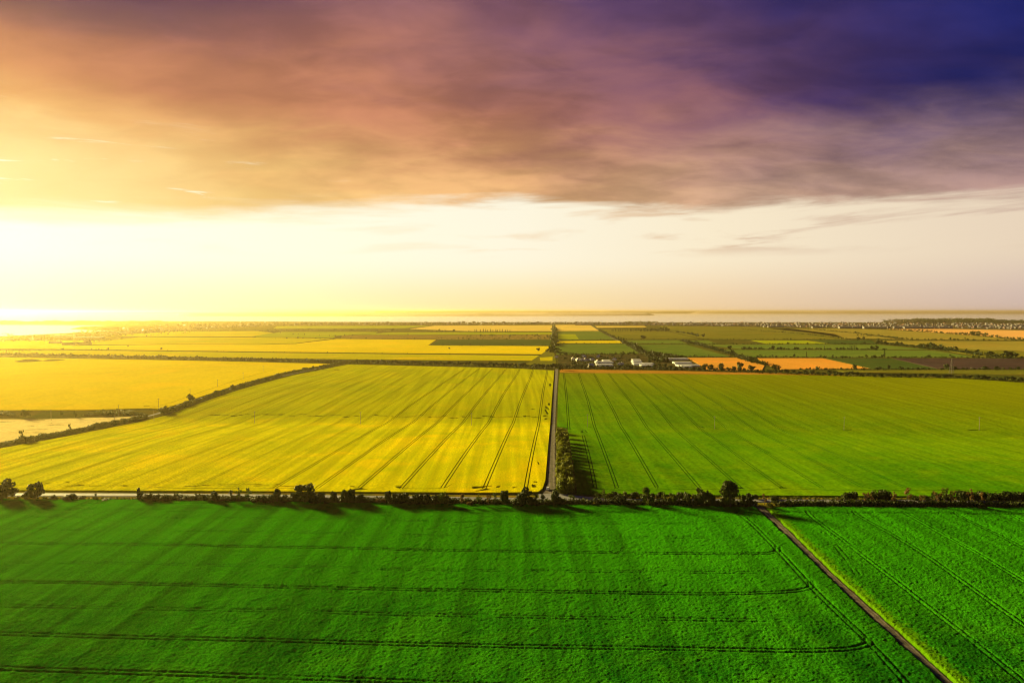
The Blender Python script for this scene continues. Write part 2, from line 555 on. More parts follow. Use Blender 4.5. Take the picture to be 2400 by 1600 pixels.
def leaf_mat(name, c1, c2, trans=0.35):
    m, k = mat(name)
    oi = k.n('ShaderNodeObjectInfo').outputs['Random']
    gi = k.n('ShaderNodeNewGeometry').outputs['Random Per Island']
    f = k.m('ADD', k.m('MULTIPLY', oi, 0.55), k.m('MULTIPLY', gi, 0.45))
    c = k.mix(f, c1, c2)
    d = k.n('ShaderNodeBsdfPrincipled', None, Base_Color=c, Roughness=0.6)
    d.inputs['Specular IOR Level'].default_value = 0.15
    t = k.n('ShaderNodeBsdfTranslucent', None, Color=c)
    mx = k.n('ShaderNodeMixShader', None, i0=trans, i1=d.outputs[0], i2=t.outputs[0])
    k.n('ShaderNodeOutputMaterial', None, Surface=mx.outputs[0])
    return m


M['leaf'] = leaf_mat('dark_leaves', (0.018, 0.032, 0.003), (0.050, 0.062, 0.005), 0.2)
M['leaf_belt'] = leaf_mat('belt_leaves', (0.08, 0.12, 0.002), (0.24, 0.24, 0.004), 0.25)
M['leaf_hedge'] = leaf_mat('hedge_leaves', (0.04, 0.07, 0.003), (0.11, 0.12, 0.005), 0.25)
M['leaf_rust'] = leaf_mat('rusty_leaves', (0.09, 0.05, 0.012), (0.17, 0.095, 0.02))
M['leaf_lime'] = leaf_mat('light_leaves', (0.05, 0.08, 0.003), (0.12, 0.14, 0.005), 0.25)
M['bark'] = flat('bark', (0.06, 0.045, 0.03), 0.9, 3.0, 0.3)
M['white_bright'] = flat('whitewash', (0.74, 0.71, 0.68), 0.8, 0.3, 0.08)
M['wood'] = flat('weathered_wood', (0.22, 0.18, 0.13), 0.9, 2.0, 0.2)
M['steel'] = flat('grey_steel', (0.10, 0.08, 0.09), 0.6, 2.0, 0.2)
def film_mat():
    m, k = mat('white_film')
    p = k.n('ShaderNodeNewGeometry').outputs['Position']
    c = k.mix(k.noise(p, 0.3, 4.0, 0.6), (0.80, 0.82, 0.86), (0.90, 0.91, 0.93))
    d = k.n('ShaderNodeBsdfPrincipled', None, Base_Color=c, Roughness=0.35)
    t = k.n('ShaderNodeBsdfTranslucent', None, Color=c)
    mx = k.n('ShaderNodeMixShader', None, i0=0.3, i1=d.outputs[0], i2=t.outputs[0])
    k.n('ShaderNodeOutputMaterial', None, Surface=mx.outputs[0])
    return m


M['poly'] = film_mat()
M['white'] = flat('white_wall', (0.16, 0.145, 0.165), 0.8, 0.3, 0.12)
M['roof_grey'] = flat('grey_roof', (0.24, 0.22, 0.24), 0.7, 0.3, 0.2)
M['roof_red'] = flat('tiled_roof', (0.30, 0.13, 0.09), 0.8, 0.3, 0.2)
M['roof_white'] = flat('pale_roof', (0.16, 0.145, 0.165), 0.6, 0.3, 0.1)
M['dark'] = flat('dark_glass', (0.03, 0.035, 0.045), 0.15, 0.3, 0.1, 0, 0.5)
M['rubber'] = flat('rubber', (0.02, 0.02, 0.02), 0.8, 1.0, 0.1)
M['car_blue'] = flat('blue_paint', (0.03, 0.07, 0.35), 0.3, 0.5, 0.05, 0, 0.5)
M['car_white'] = flat('white_paint', (0.75, 0.76, 0.78), 0.3, 0.5, 0.05, 0, 0.5)
M['hill'] = flat('far_hills', (0.40, 0.30, 0.29), 0.95, 0.0006, 0.35)
M['mound'] = crop('earth_mound', (0.10, 0.08, 0.015), (0.22, 0.16, 0.03), grain=0.4)

# ------------------------------------------------------------------ ground
xs = np.concatenate([[-60000, -30000, -15000, -7000, -3500, -2200], np.arange(-1500, 1501, 20), [2200, 3500, 7000, 15000, 30000, 60000]]).astype(float)
ys = np.concatenate([[-8000, -2000, -500, 0], np.arange(60, 1561, 20), [2000, 3500, 6000, 10000, 16000, 24000, 36000, 60000]]).astype(float)
gx, gy = np.meshgrid(xs, ys)
gz = T(gx, gy)
nx, ny = len(xs), len(ys)
ii = np.arange(nx * ny).reshape(ny, nx)
gf = np.stack([ii[:-1, :-1], ii[:-1, 1:], ii[1:, 1:], ii[1:, :-1]], -1).reshape(-1, 4)
gm = mesh('ground', np.stack([gx, gy, gz], -1).reshape(-1, 3), gf, [M['ground']], smooth=True)
tag(add('ground', gm), 'flat grassy farmland reaching to the horizon', None, None, 'structure')

# ------------------------------------------------------------------ crop fields with wheel ruts


def crop_field(name, poly, material, label, h=0.8, ruts=(), dents=(), grid=0.0, rw=(0.17, 0.27), rut_depth=0.6, step=25.0, faint=()):
    """one crop canopy: its edge drops to the ground, wheel ruts and lodged patches are pressed into it"""
    V, E, F = [], [], []

    def line(pts, closed=False):
        o = len(V)
        V.extend(pts)
        n = len(pts)
        for i in range(n - 1):
            E.append((o + i, o + i + 1))
        if closed:
            E.append((o + n - 1, o))
        return o
    outer = resample(list(poly) + [poly[0]], 15.0 if grid else 400.0)[:-1]
    line(outer, True)
    F.append(list(range(len(outer))))
    for r in list(ruts) + list(faint):
        rr = resample(r, step)
        for d in (-rw[1] - 0.1, -rw[1], -rw[0], rw[0], rw[1], rw[1] + 0.1):
            line(offset(rr, d))
    for dn in dents:
        line(dn[0], True)
        line(dn[1], True)
    if grid:
        P = np.array(outer)
        gx = np.arange(P[:, 0].min(), P[:, 0].max(), grid)
        gy = np.arange(P[:, 1].min(), P[:, 1].max(), grid)
        a, b = np.meshgrid(gx, gy)
        a = (a + rng.uniform(-0.2, 0.2, a.shape) * grid).ravel()
        b = (b + rng.uniform(-0.2, 0.2, b.shape) * grid).ravel()
        k = inside(a, b, outer)
        V.extend(zip(a[k].tolist(), b[k].tolist()))
    vo, eo, fo, *_ = delaunay_2d_cdt([Vector(p) for p in V], E, F, 1, 1e-4, False)
    vx = np.array([p.x for p in vo])
    vy = np.array([p.y for p in vo])
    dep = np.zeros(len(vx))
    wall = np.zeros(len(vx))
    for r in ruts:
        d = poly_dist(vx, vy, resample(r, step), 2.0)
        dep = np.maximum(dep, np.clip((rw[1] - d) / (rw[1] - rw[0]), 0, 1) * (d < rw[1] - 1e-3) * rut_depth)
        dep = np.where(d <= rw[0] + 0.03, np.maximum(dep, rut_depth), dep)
        wall = np.where(d <= rw[1] + 0.03, 1.0, wall)  # rut walls tinted dark as well: painted shade beside the bare soil
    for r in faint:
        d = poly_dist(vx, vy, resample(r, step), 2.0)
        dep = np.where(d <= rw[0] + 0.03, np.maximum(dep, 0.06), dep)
        wall = np.where(d <= rw[0] + 0.03, np.maximum(wall, 0.6), wall)  # shallow ruts darkened by colour, painting shade where sun would reach
    for dn in dents:
        c = np.array(dn[1])
        m = c.mean(0)
        dep = np.where(inside(vx, vy, ((c - m) * 1.03 + m).tolist()), np.maximum(dep, 0.6), dep)
    z = T(vx, vy) + h - np.minimum(dep, h - 0.06)
    tri = np.array([f for f in fo if len(f) == 3], np.int64)
    cen = np.stack([vx, vy], -1)[tri].mean(1)
    tri = tri[inside(cen[:, 0], cen[:, 1], outer)]
    a, b, c = (np.stack([vx, vy], -1)[tri[:, i]] for i in range(3))
    area = (b[:, 0] - a[:, 0]) * (c[:, 1] - a[:, 1]) - (c[:, 0] - a[:, 0]) * (b[:, 1] - a[:, 1])
    tri[area < 0] = tri[area < 0][:, ::-1]
    # skirt along the rim
    es = np.concatenate([tri[:, [0, 1]], tri[:, [1, 2]], tri[:, [2, 0]]])
    key = np.sort(es, 1)
    u, inv, cnt = np.unique(key, axis=0, return_inverse=True, return_counts=True)
    rim = es[cnt[inv.ravel()] == 1]
    n0 = len(vx)
    ids = np.unique(rim)
    mp = np.full(n0, -1)
    mp[ids] = n0 + np.arange(len(ids))
    verts = np.stack([vx, vy, z], -1)
    sk = np.stack([vx[ids], vy[ids], T(vx[ids], vy[ids]) - 0.15], -1)
    st = np.concatenate([np.stack([rim[:, 1], rim[:, 0], mp[rim[:, 0]]], -1), np.stack([rim[:, 1], mp[rim[:, 0]], mp[rim[:, 1]]], -1)])
    me = mesh(name, np.concatenate([verts, sk]), np.concatenate([tri, st]), [material])
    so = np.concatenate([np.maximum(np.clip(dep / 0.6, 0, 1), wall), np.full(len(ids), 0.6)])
    attr(me, 'soil_shade', so)
    return tag(add(name, me), label, None, None, 'structure')


def dent(px, py, wpx, hpx, n=14, seed=0):
    """a lodged (flattened) patch of crop around a photo pixel"""
    r = random.Random(seed)
    x, y = G(px, py)
    m = mpp(px, py)
    rx = wpx * m * 0.5
    ry = hpx * 0.5 * (y * y / (FPX * CAM_H))
    a, b = [], []
    ph = r.uniform(0, 6)
    for i in range(n):
        t = 2 * math.pi * i / n
        q = 1 + 0.35 * math.sin(2 * t + ph) + 0.3 * r.uniform(-1, 1)
        sk = 0.25 * rx * math.sin(t + ph)
        cx_, cy_ = rx * math.cos(t) * q, ry * math.sin(t) * q + sk * 0.15
        a.append((x + cx_, y + cy_))
        b.append((x + cx_ * 0.86, y + cy_ * 0.8))
    return a, b


SL = 0.067                                   # the big fields are worked parallel to the farm track


def tram(x0, y0, y1, base=383.0, wob=0.0, seed=0):
    """a pair of wheel ruts along the working direction"""
    r = random.Random(seed)
    ph = r.uniform(0, 6)
    pts = []
    n = max(2, int((y1 - y0) / 25))
    for i in range(n + 1):
        y = y0 + (y1 - y0) * i / n
        pts.append((x0 + (y - base) * SL + wob * math.sin(y / 70 + ph), y))
    return [offset(pts, -0.95), offset(pts, 0.95)]


# --- big yellow field left of the track
HEDGE = [(-60, 1060), (0, 1047), (150, 1020), (300, 990), (385, 970), (560, 909), (680, 876), (790, 854)]
left_poly = GP([(-60, 1151), (400, 1153), (800, 1155), (1180, 1157), (1262, 1155), (1272, 1146), (1278, 1128), (1290, 990), (1299, 869), (1200, 864), (1000, 859), (815, 855)])
left_poly += GP([(x + 4, y + 5) for x, y in reversed(HEDGE[:-1])])
lr, lf = [], []
for k in range(0, 26):
    x0 = 8 - 23.6 * k
    (lr if k < 7 else lf).extend(tram(x0, 381.0 + (k % 3), 1170.0, seed=k, wob=0.25))
# headland wheel marks by the road
lr += [GP([(360, 1144), (420, 1147), (520, 1147), (600, 1148), (700, 1147)]), GP([(930, 1145), (960, 1147.5), (1000, 1148), (1030, 1147), (1048, 1144)])]
ld = []
for i, (a, b, c, d) in enumerate([(158, 1133, 12, 2), (160, 1141, 16, 2), (185, 1140.5, 30, 2.5), (222, 1141, 24, 2.5), (232, 1134, 14, 1.2), (290, 1141, 24, 2.5), (110, 1136, 22, 1.6),
                                  (455, 1136, 22, 1.6), (450, 1142, 30, 2.5), (482, 1140, 22, 2.5), (515, 1136.5, 16, 1.4), (525, 1141, 30, 2), (545, 1137, 34, 1.6), (590, 1138, 36, 2.5), (612, 1141, 30, 2.2),
                                  (650, 1138, 16, 1.8), (672, 1142, 34, 2.6), (828, 1143, 20, 2.8), (935, 1141, 18, 2.4), (936, 1145, 26, 3), (1120, 1145, 40, 4), (1140, 1142, 22, 2.5), (1168, 1143, 12, 4),
                                  (1205, 1145, 14, 3), (1251, 1141, 16, 6), (1254, 1132, 9, 4), (1262, 1087, 7, 5), (395, 1131, 18, 1.2), (360, 1138, 14, 1.5)]):
    ld.append(dent(a, b, c, d, seed=i))
# lodged line through the dip
q = random.Random(5)
x = 505.0
while x < 1262:
    y = 973.5 + (x - 505) * 0.0085 + q.uniform(-3, 2.5)
    wq = q.uniform(8, 24)
    ld.append(dent(x, y, wq, q.uniform(0.9, 1.9), seed=int(x)))
    x += wq * 0.8 + q.uniform(1, 7)
for i, (a, b, c, d) in enumerate([(755, 867, 34, 1.4), (772, 863, 20, 1), (740, 870, 22, 1.2), (790, 868, 10, 2), (1290, 903, 6, 9), (1287, 948, 5, 6), (1283, 957, 8, 8), (1281, 966, 9, 8), (1279, 976, 10, 3), (1280, 983, 8, 3), (1250, 960, 12, 1.5), (1230, 977, 14, 2), (1070, 901, 8, 1)]):
    ld.append(dent(a, b, c, d, seed=300 + i))
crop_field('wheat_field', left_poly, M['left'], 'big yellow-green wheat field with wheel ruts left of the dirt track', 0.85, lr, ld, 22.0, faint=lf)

# --- big green field right of the track
right_poly = GP([(1352, 1158), (1700, 1163), (2100, 1165), (2480, 1167), (2480, 903), (2400, 898), (2250, 888), (2100, 884.5), (1800, 879), (1500, 876), (1312, 875), (1309, 900), (1306, 1000), (1330, 1004), (1351, 1140)])
rr = tram(36, 592, 1130, seed=50, wob=0.2) + tram(47, 386, 560, seed=51, wob=0.5)
rf = []
for k in range(1, 20):
    (rr if k < 9 else rf).extend(tram(36 + 23.5 * k, 384 + (k * 7) % 5, 1160.0, seed=60 + k, wob=0.3))
rr += [GP([(1395, 1148), (1440, 1151), (1540, 1150), (1640, 1149), (1760, 1151), (1840, 1147)]), GP([(1840, 1147), (1960, 1152), (2060, 1151), (2180, 1152), (2250, 1150), (2400, 1156)])]
rd = [dent(a, b, c, d, seed=500 + i) for i, (a, b, c, d) in enumerate([(1648, 1003, 12, 2.5), (1680, 1006, 12, 1.5), (1985, 1009, 24, 1.5), (2290, 1009, 40, 1.6), (1380, 1002, 12, 1.2), (1365, 1013, 5, 7), (1374, 1012, 5, 7), (1835, 1145, 14, 3), (1700, 1149, 20, 2)])]
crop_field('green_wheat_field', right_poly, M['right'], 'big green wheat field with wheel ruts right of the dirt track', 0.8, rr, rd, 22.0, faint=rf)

# --- stubble strip behind it, fields left of the diagonal hedge
crop_field('stubble_strip', GP([(1312, 865.5), (1600, 869.5), (1850, 875), (2010, 881), (1990, 882), (1800, 878.5), (1500, 875.2), (1312, 873.5)]), M['stub'], 'narrow orange stubble strip between green field and trees', 0.3)
gold_poly = GP([(-120, 836), (0, 838), (300, 843), (600, 849), (745, 852.5), (775, 854), (680, 870), (560, 901), (450, 938), (380, 960), (345, 958), (200, 962), (-120, 963)])
gd = [dent(98, 963, 20, 1.2, seed=1), dent(232, 963, 12, 1, seed=2), dent(344, 953, 12, 1.2, seed=3)]
gr_ = [GP([(345, 960), (400, 945), (470, 920), (560, 890), (640, 868)]), GP([(30, 857), (80, 853), (130, 847)])]
crop_field('golden_wheat_field', gold_poly, M['gold'], 'golden wheat field behind the diagonal hedge', 0.8, gr_, gd, 40.0)
pd = [dent(q.uniform(5, 250), q.uniform(983, 1020), q.uniform(10, 40), q.uniform(0.6, 1.5), seed=700 + i) for i in range(16)]
crop_field('pale_stubble_field', GP([(-120, 983), (100, 983), (290, 977.5), (330, 974), (150, 1010), (0, 1037), (-120, 1058)]), M['pale'], 'pale cream stubble field below the thicket', 0.35, (), pd, 40.0)

# --- patchwork of far fields (photo pixel outlines)
FAR = [
    ('olive_field', 'goldgreen', 'olive strip field in front of the long tree row', [(-200, 818), (0, 821), (300, 822.5), (600, 826.5), (900, 830), (1200, 833), (1295, 834), (1295, 846), (1000, 844), (800, 842), (400, 836), (0, 828), (-200, 824)]),
    ('golden_field', 'gold', 'broad golden field beyond the long tree row', [(150, 811), (400, 807.5), (600, 808), (692, 806), (789, 794.5), (1022, 796.5), (1003, 809.5), (1294, 811.5), (1294, 830.5), (900, 827.5), (600, 824), (300, 820), (150, 818)]),
    ('dark_green_field', 'dkgreen', 'dark green field left of the far track', [(1030, 797), (1294, 796.5), (1294, 810), (1010, 809)]),
    ('olive_field', 'goldgreen', 'olive field left of the golden field', [(330, 790), (600, 791), (780, 793.5), (690, 805), (600, 807), (400, 806.5), (180, 808)]),
    ('scrub_field', 'scrub', 'brown scrubland dotted with bushes left of the far track', [(800, 786), (1000, 785), (1294, 784.5), (1294, 795.5), (1020, 795), (800, 793)]),
    ('green_field', 'lime', 'pale green strip left of the far track', [(915, 779), (1110, 778.5), (1294, 779), (1294, 784), (1000, 784.5), (830, 785)]),
    ('green_field', 'lime', 'pale green field among far hedges', [(600, 787), (660, 778), (885, 778), (880, 781), (790, 787), (780, 792), (600, 790)]),
    ('pale_gold_field', 'palegold', 'pale gold field left of the far track near the town', [(1020, 763), (1294, 762), (1294, 776), (1100, 776), (960, 771)]),
    ('green_field', 'lime', 'thin pale green field below the hazy town', [(650, 764), (1010, 763), (950, 769), (800, 770), (640, 770)]),
    ('golden_field', 'gold', 'hazy golden field below the bay', [(-200, 800), (80, 799), (240, 799), (330, 789), (180, 807), (140, 818), (-200, 816)]),
    ('golden_field', 'goldgreen', 'hazy olive field right of the bay', [(250, 787), (400, 777), (600, 776), (640, 780), (590, 789), (340, 788)]),
    ('pale_gold_field', 'palegold', 'pale gold field right of the far track near the town', [(1302, 761.5), (1382, 761), (1404, 775.5), (1302, 776)]),
    ('green_field', 'green', 'green field right of the far track', [(1302, 776.8), (1405, 776.5), (1440, 796), (1302, 797.5)]),
    ('lime_field', 'lime', 'bright lime patch beside the far track', [(1308, 783), (1348, 783.5), (1357, 795.3), (1308, 795.3)]),
    ('yellow_field', 'gold', 'thin yellow strip field behind the village', [(1300, 799.3), (1452, 799), (1458, 804), (1300, 804)]),
    ('green_field', 'green', 'green field with rows right behind the village', [(1302, 807), (1466, 806.5), (1500, 829), (1304, 831)]),
    ('green_field', 'green', 'green field between two tree lined lanes', [(1494, 808), (1606, 807.5), (1712, 836), (1590, 836), (1512, 827)]),
    ('olive_field', 'olive', 'dark olive field below the far wood', [(1412, 772), (1560, 776), (1640, 794.5), (1448, 795)]),
    ('pale_gold_field', 'palegold', 'thin peach strip below the dark wood', [(1395, 764), (1510, 764), (1516, 767), (1400, 768)]),
    ('olive_field', 'olive', 'broad dark olive field in front of the town', [(1545, 764), (1830, 767), (1955, 783), (1985, 795), (1700, 795.5), (1650, 793), (1570, 776)]),
    ('green_field', 'green', 'thin green strip behind the village lane', [(1462, 797.5), (1590, 797.5), (1610, 805), (1472, 805)]),
    ('green_field', 'green', 'small green wedge between hedges', [(1606, 798.3), (1660, 798.3), (1684, 806), (1628, 806)]),
    ('lime_field', 'lime', 'lime wedge field left of the dark plot', [(1760, 797.5), (1892, 798.3), (1944, 806), (1800, 806)]),
    ('dark_green_field', 'dkgreen', 'dark green plot behind the lime wedge', [(1900, 796.5), (2040, 797.5), (2058, 806.5), (1950, 806)]),
    ('green_field', 'green', 'long green field with a hedge of poplars', [(1652, 808), (1945, 807.5), (2060, 808), (2180, 820), (2085, 819), (1740, 818)]),
    ('green_field', 'green', 'long green field with a lone poplar', [(1690, 820), (1740, 820.5), (2080, 821), (2190, 822), (2290, 838), (1745, 837)]),
    ('yellow_green_field', 'ygreen', 'yellow-green strip field crossing the plain', [(1800, 768.5), (1880, 770), (1995, 781), (2110, 795), (1985, 793), (1900, 780), (1810, 771)]),
    ('yellow_green_field', 'ygreen', 'yellow-green field beside the peach field', [(1890, 769), (2060, 772), (2180, 779.5), (2285, 787), (2385, 797), (2130, 796), (2000, 781)]),
    ('peach_field', 'peach', 'broad peach stubble field in front of the town', [(2075, 771), (2230, 771), (2480, 776), (2480, 797), (2395, 795), (2290, 786), (2180, 778)]),
    ('yellow_green_field', 'ygreen', 'olive yellow field behind the big hedge', [(2060, 799), (2480, 800), (2480, 826), (2330, 821), (2200, 814)]),
    ('olive_field', 'olive', 'olive field at the end of the big hedge', [(2190, 814.5), (2330, 822), (2480, 827), (2480, 838), (2310, 836), (2240, 826)]),
    ('ploughed_field', 'plough', 'dark brown ploughed field behind the pylon', [(2092, 840), (2480, 840.5), (2480, 866), (2205, 865.5)]),
    ('dark_green_field', 'dkgreen', 'dark green field between orange and ploughed fields', [(1935, 840), (2088, 840), (2200, 865.5), (2045, 865)]),
    ('orange_field', 'orange', 'orange stubble field right beside the greenhouses', [(1612, 839), (1735, 839), (1792, 857), (1786, 868), (1662, 868), (1640, 855)]),
    ('orange_field', 'orange', 'orange stubble field beyond the lane trees', [(1775, 840), (1928, 840), (2040, 864.5), (1830, 866), (1800, 856)]),
    ('olive_field', 'olive', 'narrow olive strip behind the dark tree row', [(1960, 868), (2480, 867.5), (2480, 880), (2200, 876), (1980, 873)]),
    ('village_ground', 'garden', 'brown gardens and yards of the greenhouse village', [(1306, 833), (1500, 831), (1600, 838), (1640, 856), (1660, 868), (1310, 862)]),
    ('grass_corner', 'olive', 'grassy corner left of the village', [(1296, 812), (1300, 832), (1306, 860), (1230, 856), (1260, 836)]),
    ('town_ground', 'town', 'ground of the seaside town', [(1330, 756), (2480, 757), (2480, 774), (2240, 770), (2060, 770.5), (1850, 766.5), (1540, 763), (1330, 761)]),
    ('town_ground', 'town', 'ground of the hazy town left of the far track', [(150, 790), (330, 770), (420, 756), (700, 755), (1325, 756), (1325, 760), (1010, 762), (640, 763), (400, 776), (250, 786)]),
]
for i, (nm, mk, lb, pts) in enumerate(FAR):
    crop_field(nm, GP(pts), M[mk], lb, (0.55 if mk == 'town' else 0.6) + 0.03 * (i % 7))

# --- foreground crop: a fine canopy with clumps, wind waves and ruts
TRACK_L = [(1768, 1186), (1804, 1217), (1862, 1275), (1923, 1333), (2008, 1415), (2110, 1510), (2209, 1600), (2330, 1720)]
TRACK_R = [(1790, 1188), (1828, 1221), (1890, 1282), (1948, 1340), (2028, 1411), (2130, 1503), (2236, 1600), (2360, 1720)]
EDGE_F = [(-420, 1166), (0, 1171), (400, 1174), (800, 1179), (1200, 1183), (1600, 1186), (1760, 1189)]
EDGE_R = [(1800, 1191), (1900, 1188.5), (2400, 1191), (2900, 1194)]
foreL = GP(EDGE_F) + GP(TRACK_L) + [(-260, 130)]
foreR = GP(EDGE_R) + [(330, 130)] + GP(TRACK_R[::-1])
pair = lambda pts, d=0.95, s=6.0: [offset(resample(smooth_line(GP(pts)), s), -d), offset(resample(smooth_line(GP(pts)), s), d)]
strong = []
for pts in ([(-300, 1270), (0, 1276), (400, 1281), (800, 1288), (1200, 1294), (1600, 1300), (1780, 1302), (1826, 1297), (1822, 1284)],
            [(-300, 1361), (0, 1367), (400, 1374), (800, 1382), (1200, 1389), (1600, 1396), (1840, 1392), (1905, 1382), (1900, 1368)],
            [(-300, 1482), (0, 1491), (400, 1500), (800, 1509), (1200, 1518), (1600, 1525), (1960, 1530), (2042, 1516), (2035, 1500)],
            [(-300, 1560), (0, 1572), (400, 1584), (800, 1596), (1200, 1612)],
            [(1700, 1196), (1735, 1206), (1762, 1228), (1795, 1262), (1834, 1303), (1870, 1342), (1910, 1386), (1975, 1448), (2047, 1517), (2120, 1600), (2200, 1690)],
            [(1894, 1200), (1900, 1211), (2025, 1306), (2151, 1404), (2280, 1506), (2410, 1612)],
            [(2002, 1201), (2012, 1211), (2151, 1289), (2270, 1375), (2420, 1482)],
            [(2125, 1206), (2140, 1216), (2270, 1288), (2450, 1395)],
            [(2240, 1204), (2252, 1213), (2360, 1266), (2500, 1340)],
            [(2370, 1208), (2400, 1224), (2500, 1280)],
            [(1815, 1201), (1900, 1203), (2100, 1205), (2400, 1207), (2600, 1209)]):
    strong += pair(pts)
weak = []
for pts in ([(-300, 1316), (0, 1321), (800, 1334), (1600, 1344), (1800, 1344), (1850, 1352), (1885, 1365)],
            [(-300, 1419), (0, 1424), (800, 1439), (1600, 1456), (1900, 1458), (1960, 1464), (2000, 1486)],
            [(-300, 1209), (0, 1213), (800, 1221), (1600, 1229), (1740, 1229), (1764, 1234)],
            [(-300, 1239), (0, 1243), (800, 1254), (1600, 1263), (1740, 1262), (1790, 1272), (1806, 1278)],
            [(-200, 1195), (400, 1197), (900, 1199), (1300, 1200), (1500, 1203), (1690, 1202)],
            [(1930, 1250), (1985, 1310), (2010, 1350)], [(2000, 1411), (2040, 1440), (2070, 1465)]):
    weak += pair(pts)


def canopy(name, poly, label, margin_line=None, u0=-1.12, u1=1.12, nu=1180, y0=150.0, y1=378.0, nr=480):
    us = np.linspace(u0, u1, nu)
    yr = y0 * (y1 / y0) ** np.linspace(0, 1, nr)
    U, YY = np.meshgrid(us, yr)
    XX = U * (YY * 0.72 + 12.0)
    XX = XX + rng.uniform(-0.15, 0.15, XX.shape)
    YY = YY + rng.uniform(-0.15, 0.15, XX.shape)
    ins = inside(XX, YY, poly)
    ed = poly_dist(XX, YY, list(poly) + [poly[0]], 6.0)
    sd = np.where(ins, ed, -ed) + 0.5 * vnoise(XX * 0.9, YY * 0.9, 3) + 0.9 * vnoise(XX * 0.25, YY * 0.25, 4)
    # wind waves lean from lower left to upper right
    ca, sa = math.cos(R(35)), math.sin(R(35))
    xa, ya = XX * ca + YY * sa, -XX * sa + YY * ca
    rel = 0.10 * vnoise(XX * 1.15, YY * 1.0, 1) + 0.24 * vnoise(XX * 2.3, YY * 1.9, 5) + 0.06 * vnoise(xa * 0.15, ya * 0.5, 2)
    rel += 0.40 * vnoise(XX * 0.026, YY * 0.04, 6) + 0.08 * vnoise(xa * 0.45, ya * 1.2, 7)
    far_edge = np.clip((YY - 326.0) / 12.0, 0, 1) * (XX < 140)
    rel += far_edge * 0.55 * np.minimum(vnoise(XX * 0.09, YY * 0.35, 8) + 0.05, 0.1)
    h = 0.78 + rel
    dep = np.zeros(XX.shape)
    for lst, dp, ww, gap in ((strong, 0.35, 0.19, 0.0), (weak, 0.30, 0.15, 0.85)):
        for r in lst:
            wob = 0.25 * vnoise(XX * 0.5, YY * 0.5, 9)
            d = poly_dist(XX, YY, r, 1.6) + wob
            c = np.clip((ww + 0.25 - d) / 0.3, 0, 1) * dp
            if gap:
                c *= np.clip((vnoise(XX * 0.11, YY * 0.11, 12) + 0.25) * 4, 0, 1) * gap
            else:
                c *= np.clip((vnoise(XX * 0.06, YY * 0.06, 13) + 0.62) * 2.5, 0.45, 1)
            dep = np.maximum(dep, c)
    h = np.maximum(h - dep, 0.06)
    h = np.where(sd < 0, -0.25, np.minimum(h, -0.1 + sd * 1.6))
    ZZ = T(XX, YY) + h
    keep = (sd > -0.8)
    idx = np.arange(XX.size).reshape(XX.shape)
    fk = keep[:-1, :-1] | keep[:-1, 1:] | keep[1:, 1:] | keep[1:, :-1]
    f = np.stack([idx[:-1, :-1], idx[:-1, 1:], idx[1:, 1:], idx[1:, :-1]], -1)[fk]
    used = np.unique(f)
    mp = np.full(XX.size, -1)
    mp[used] = np.arange(len(used))
    v = np.stack([XX, YY, ZZ], -1).reshape(-1, 3)[used]
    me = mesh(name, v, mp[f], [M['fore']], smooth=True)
    soil_shade = np.clip(np.maximum(dep / 0.8, np.clip(1 - sd * 2.0, 0, 1) * 0.5), 0, 1).ravel()[used]
    attr(me, 'soil_shade', soil_shade)
    if margin_line is not None:
        d = poly_dist(XX, YY, margin_line, 30.0)
        attr(me, 'margin', np.clip(1.0 - d / 9.0, 0, 1).ravel()[used])
    return tag(add(name, me), label, None, None, 'structure')


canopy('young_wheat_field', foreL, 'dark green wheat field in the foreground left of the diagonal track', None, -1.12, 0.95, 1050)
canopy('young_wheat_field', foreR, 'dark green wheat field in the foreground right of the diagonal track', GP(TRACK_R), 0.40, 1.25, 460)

# ------------------------------------------------------------------ roads and tracks


def ribbon(name, lpts, rpts, material, label, dz, nacross=6, crown=0.0, step=6.0, jag=0.0):
    """a road strip between a left and a right edge"""
    L = resample(lpts, step)
    n = len(L)
    Rr = []
    tot = [0]
    for a, b in zip(rpts[:-1], rpts[1:]):
        tot.append(tot[-1] + math.hypot(b[0] - a[0], b[1] - a[1]))
    tl = [0]
    for a, b in zip(L[:-1], L[1:]):
        tl.append(tl[-1] + math.hypot(b[0] - a[0], b[1] - a[1]))
    for s in tl:
        d = s / tl[-1] * tot[-1]
        j = max(i for i in range(len(tot) - 1) if tot[i] <= d + 1e-6)
        t = (d - tot[j]) / max(tot[j + 1] - tot[j], 1e-6)
        a, b = rpts[j], rpts[j + 1]
        Rr.append((a[0] + (b[0] - a[0]) * t, a[1] + (b[1] - a[1]) * t))
    v, f, cr = [], [], []
    r = random.Random(len(name))
    for i in range(n):
        j0, j1 = r.uniform(-jag, jag), r.uniform(-jag, jag)
        for q in range(nacross + 1):
            t = q / nacross
            x = L[i][0] * (1 - t) + Rr[i][0] * t + (j0 * (1 - t) + j1 * t)
            y = L[i][1] * (1 - t) + Rr[i][1] * t
            c = 2 * t - 1
            z = float(T(x, y)) + dz + crown * (1 - c * c)
            if q in (0, nacross):
                z -= dz + 0.1
            v.append((x, y, z))
            cr.append(c)
    w_ = nacross + 1
    for i in range(n - 1):
        for q in range(nacross):
            f.append((i * w_ + q, i * w_ + q + 1, (i + 1) * w_ + q + 1, (i + 1) * w_ + q))
    me = mesh(name, v, f, [material], smooth=True)
    attr(me, 'cross', cr)
    return tag(add(name, me), label, None, None, 'structure')


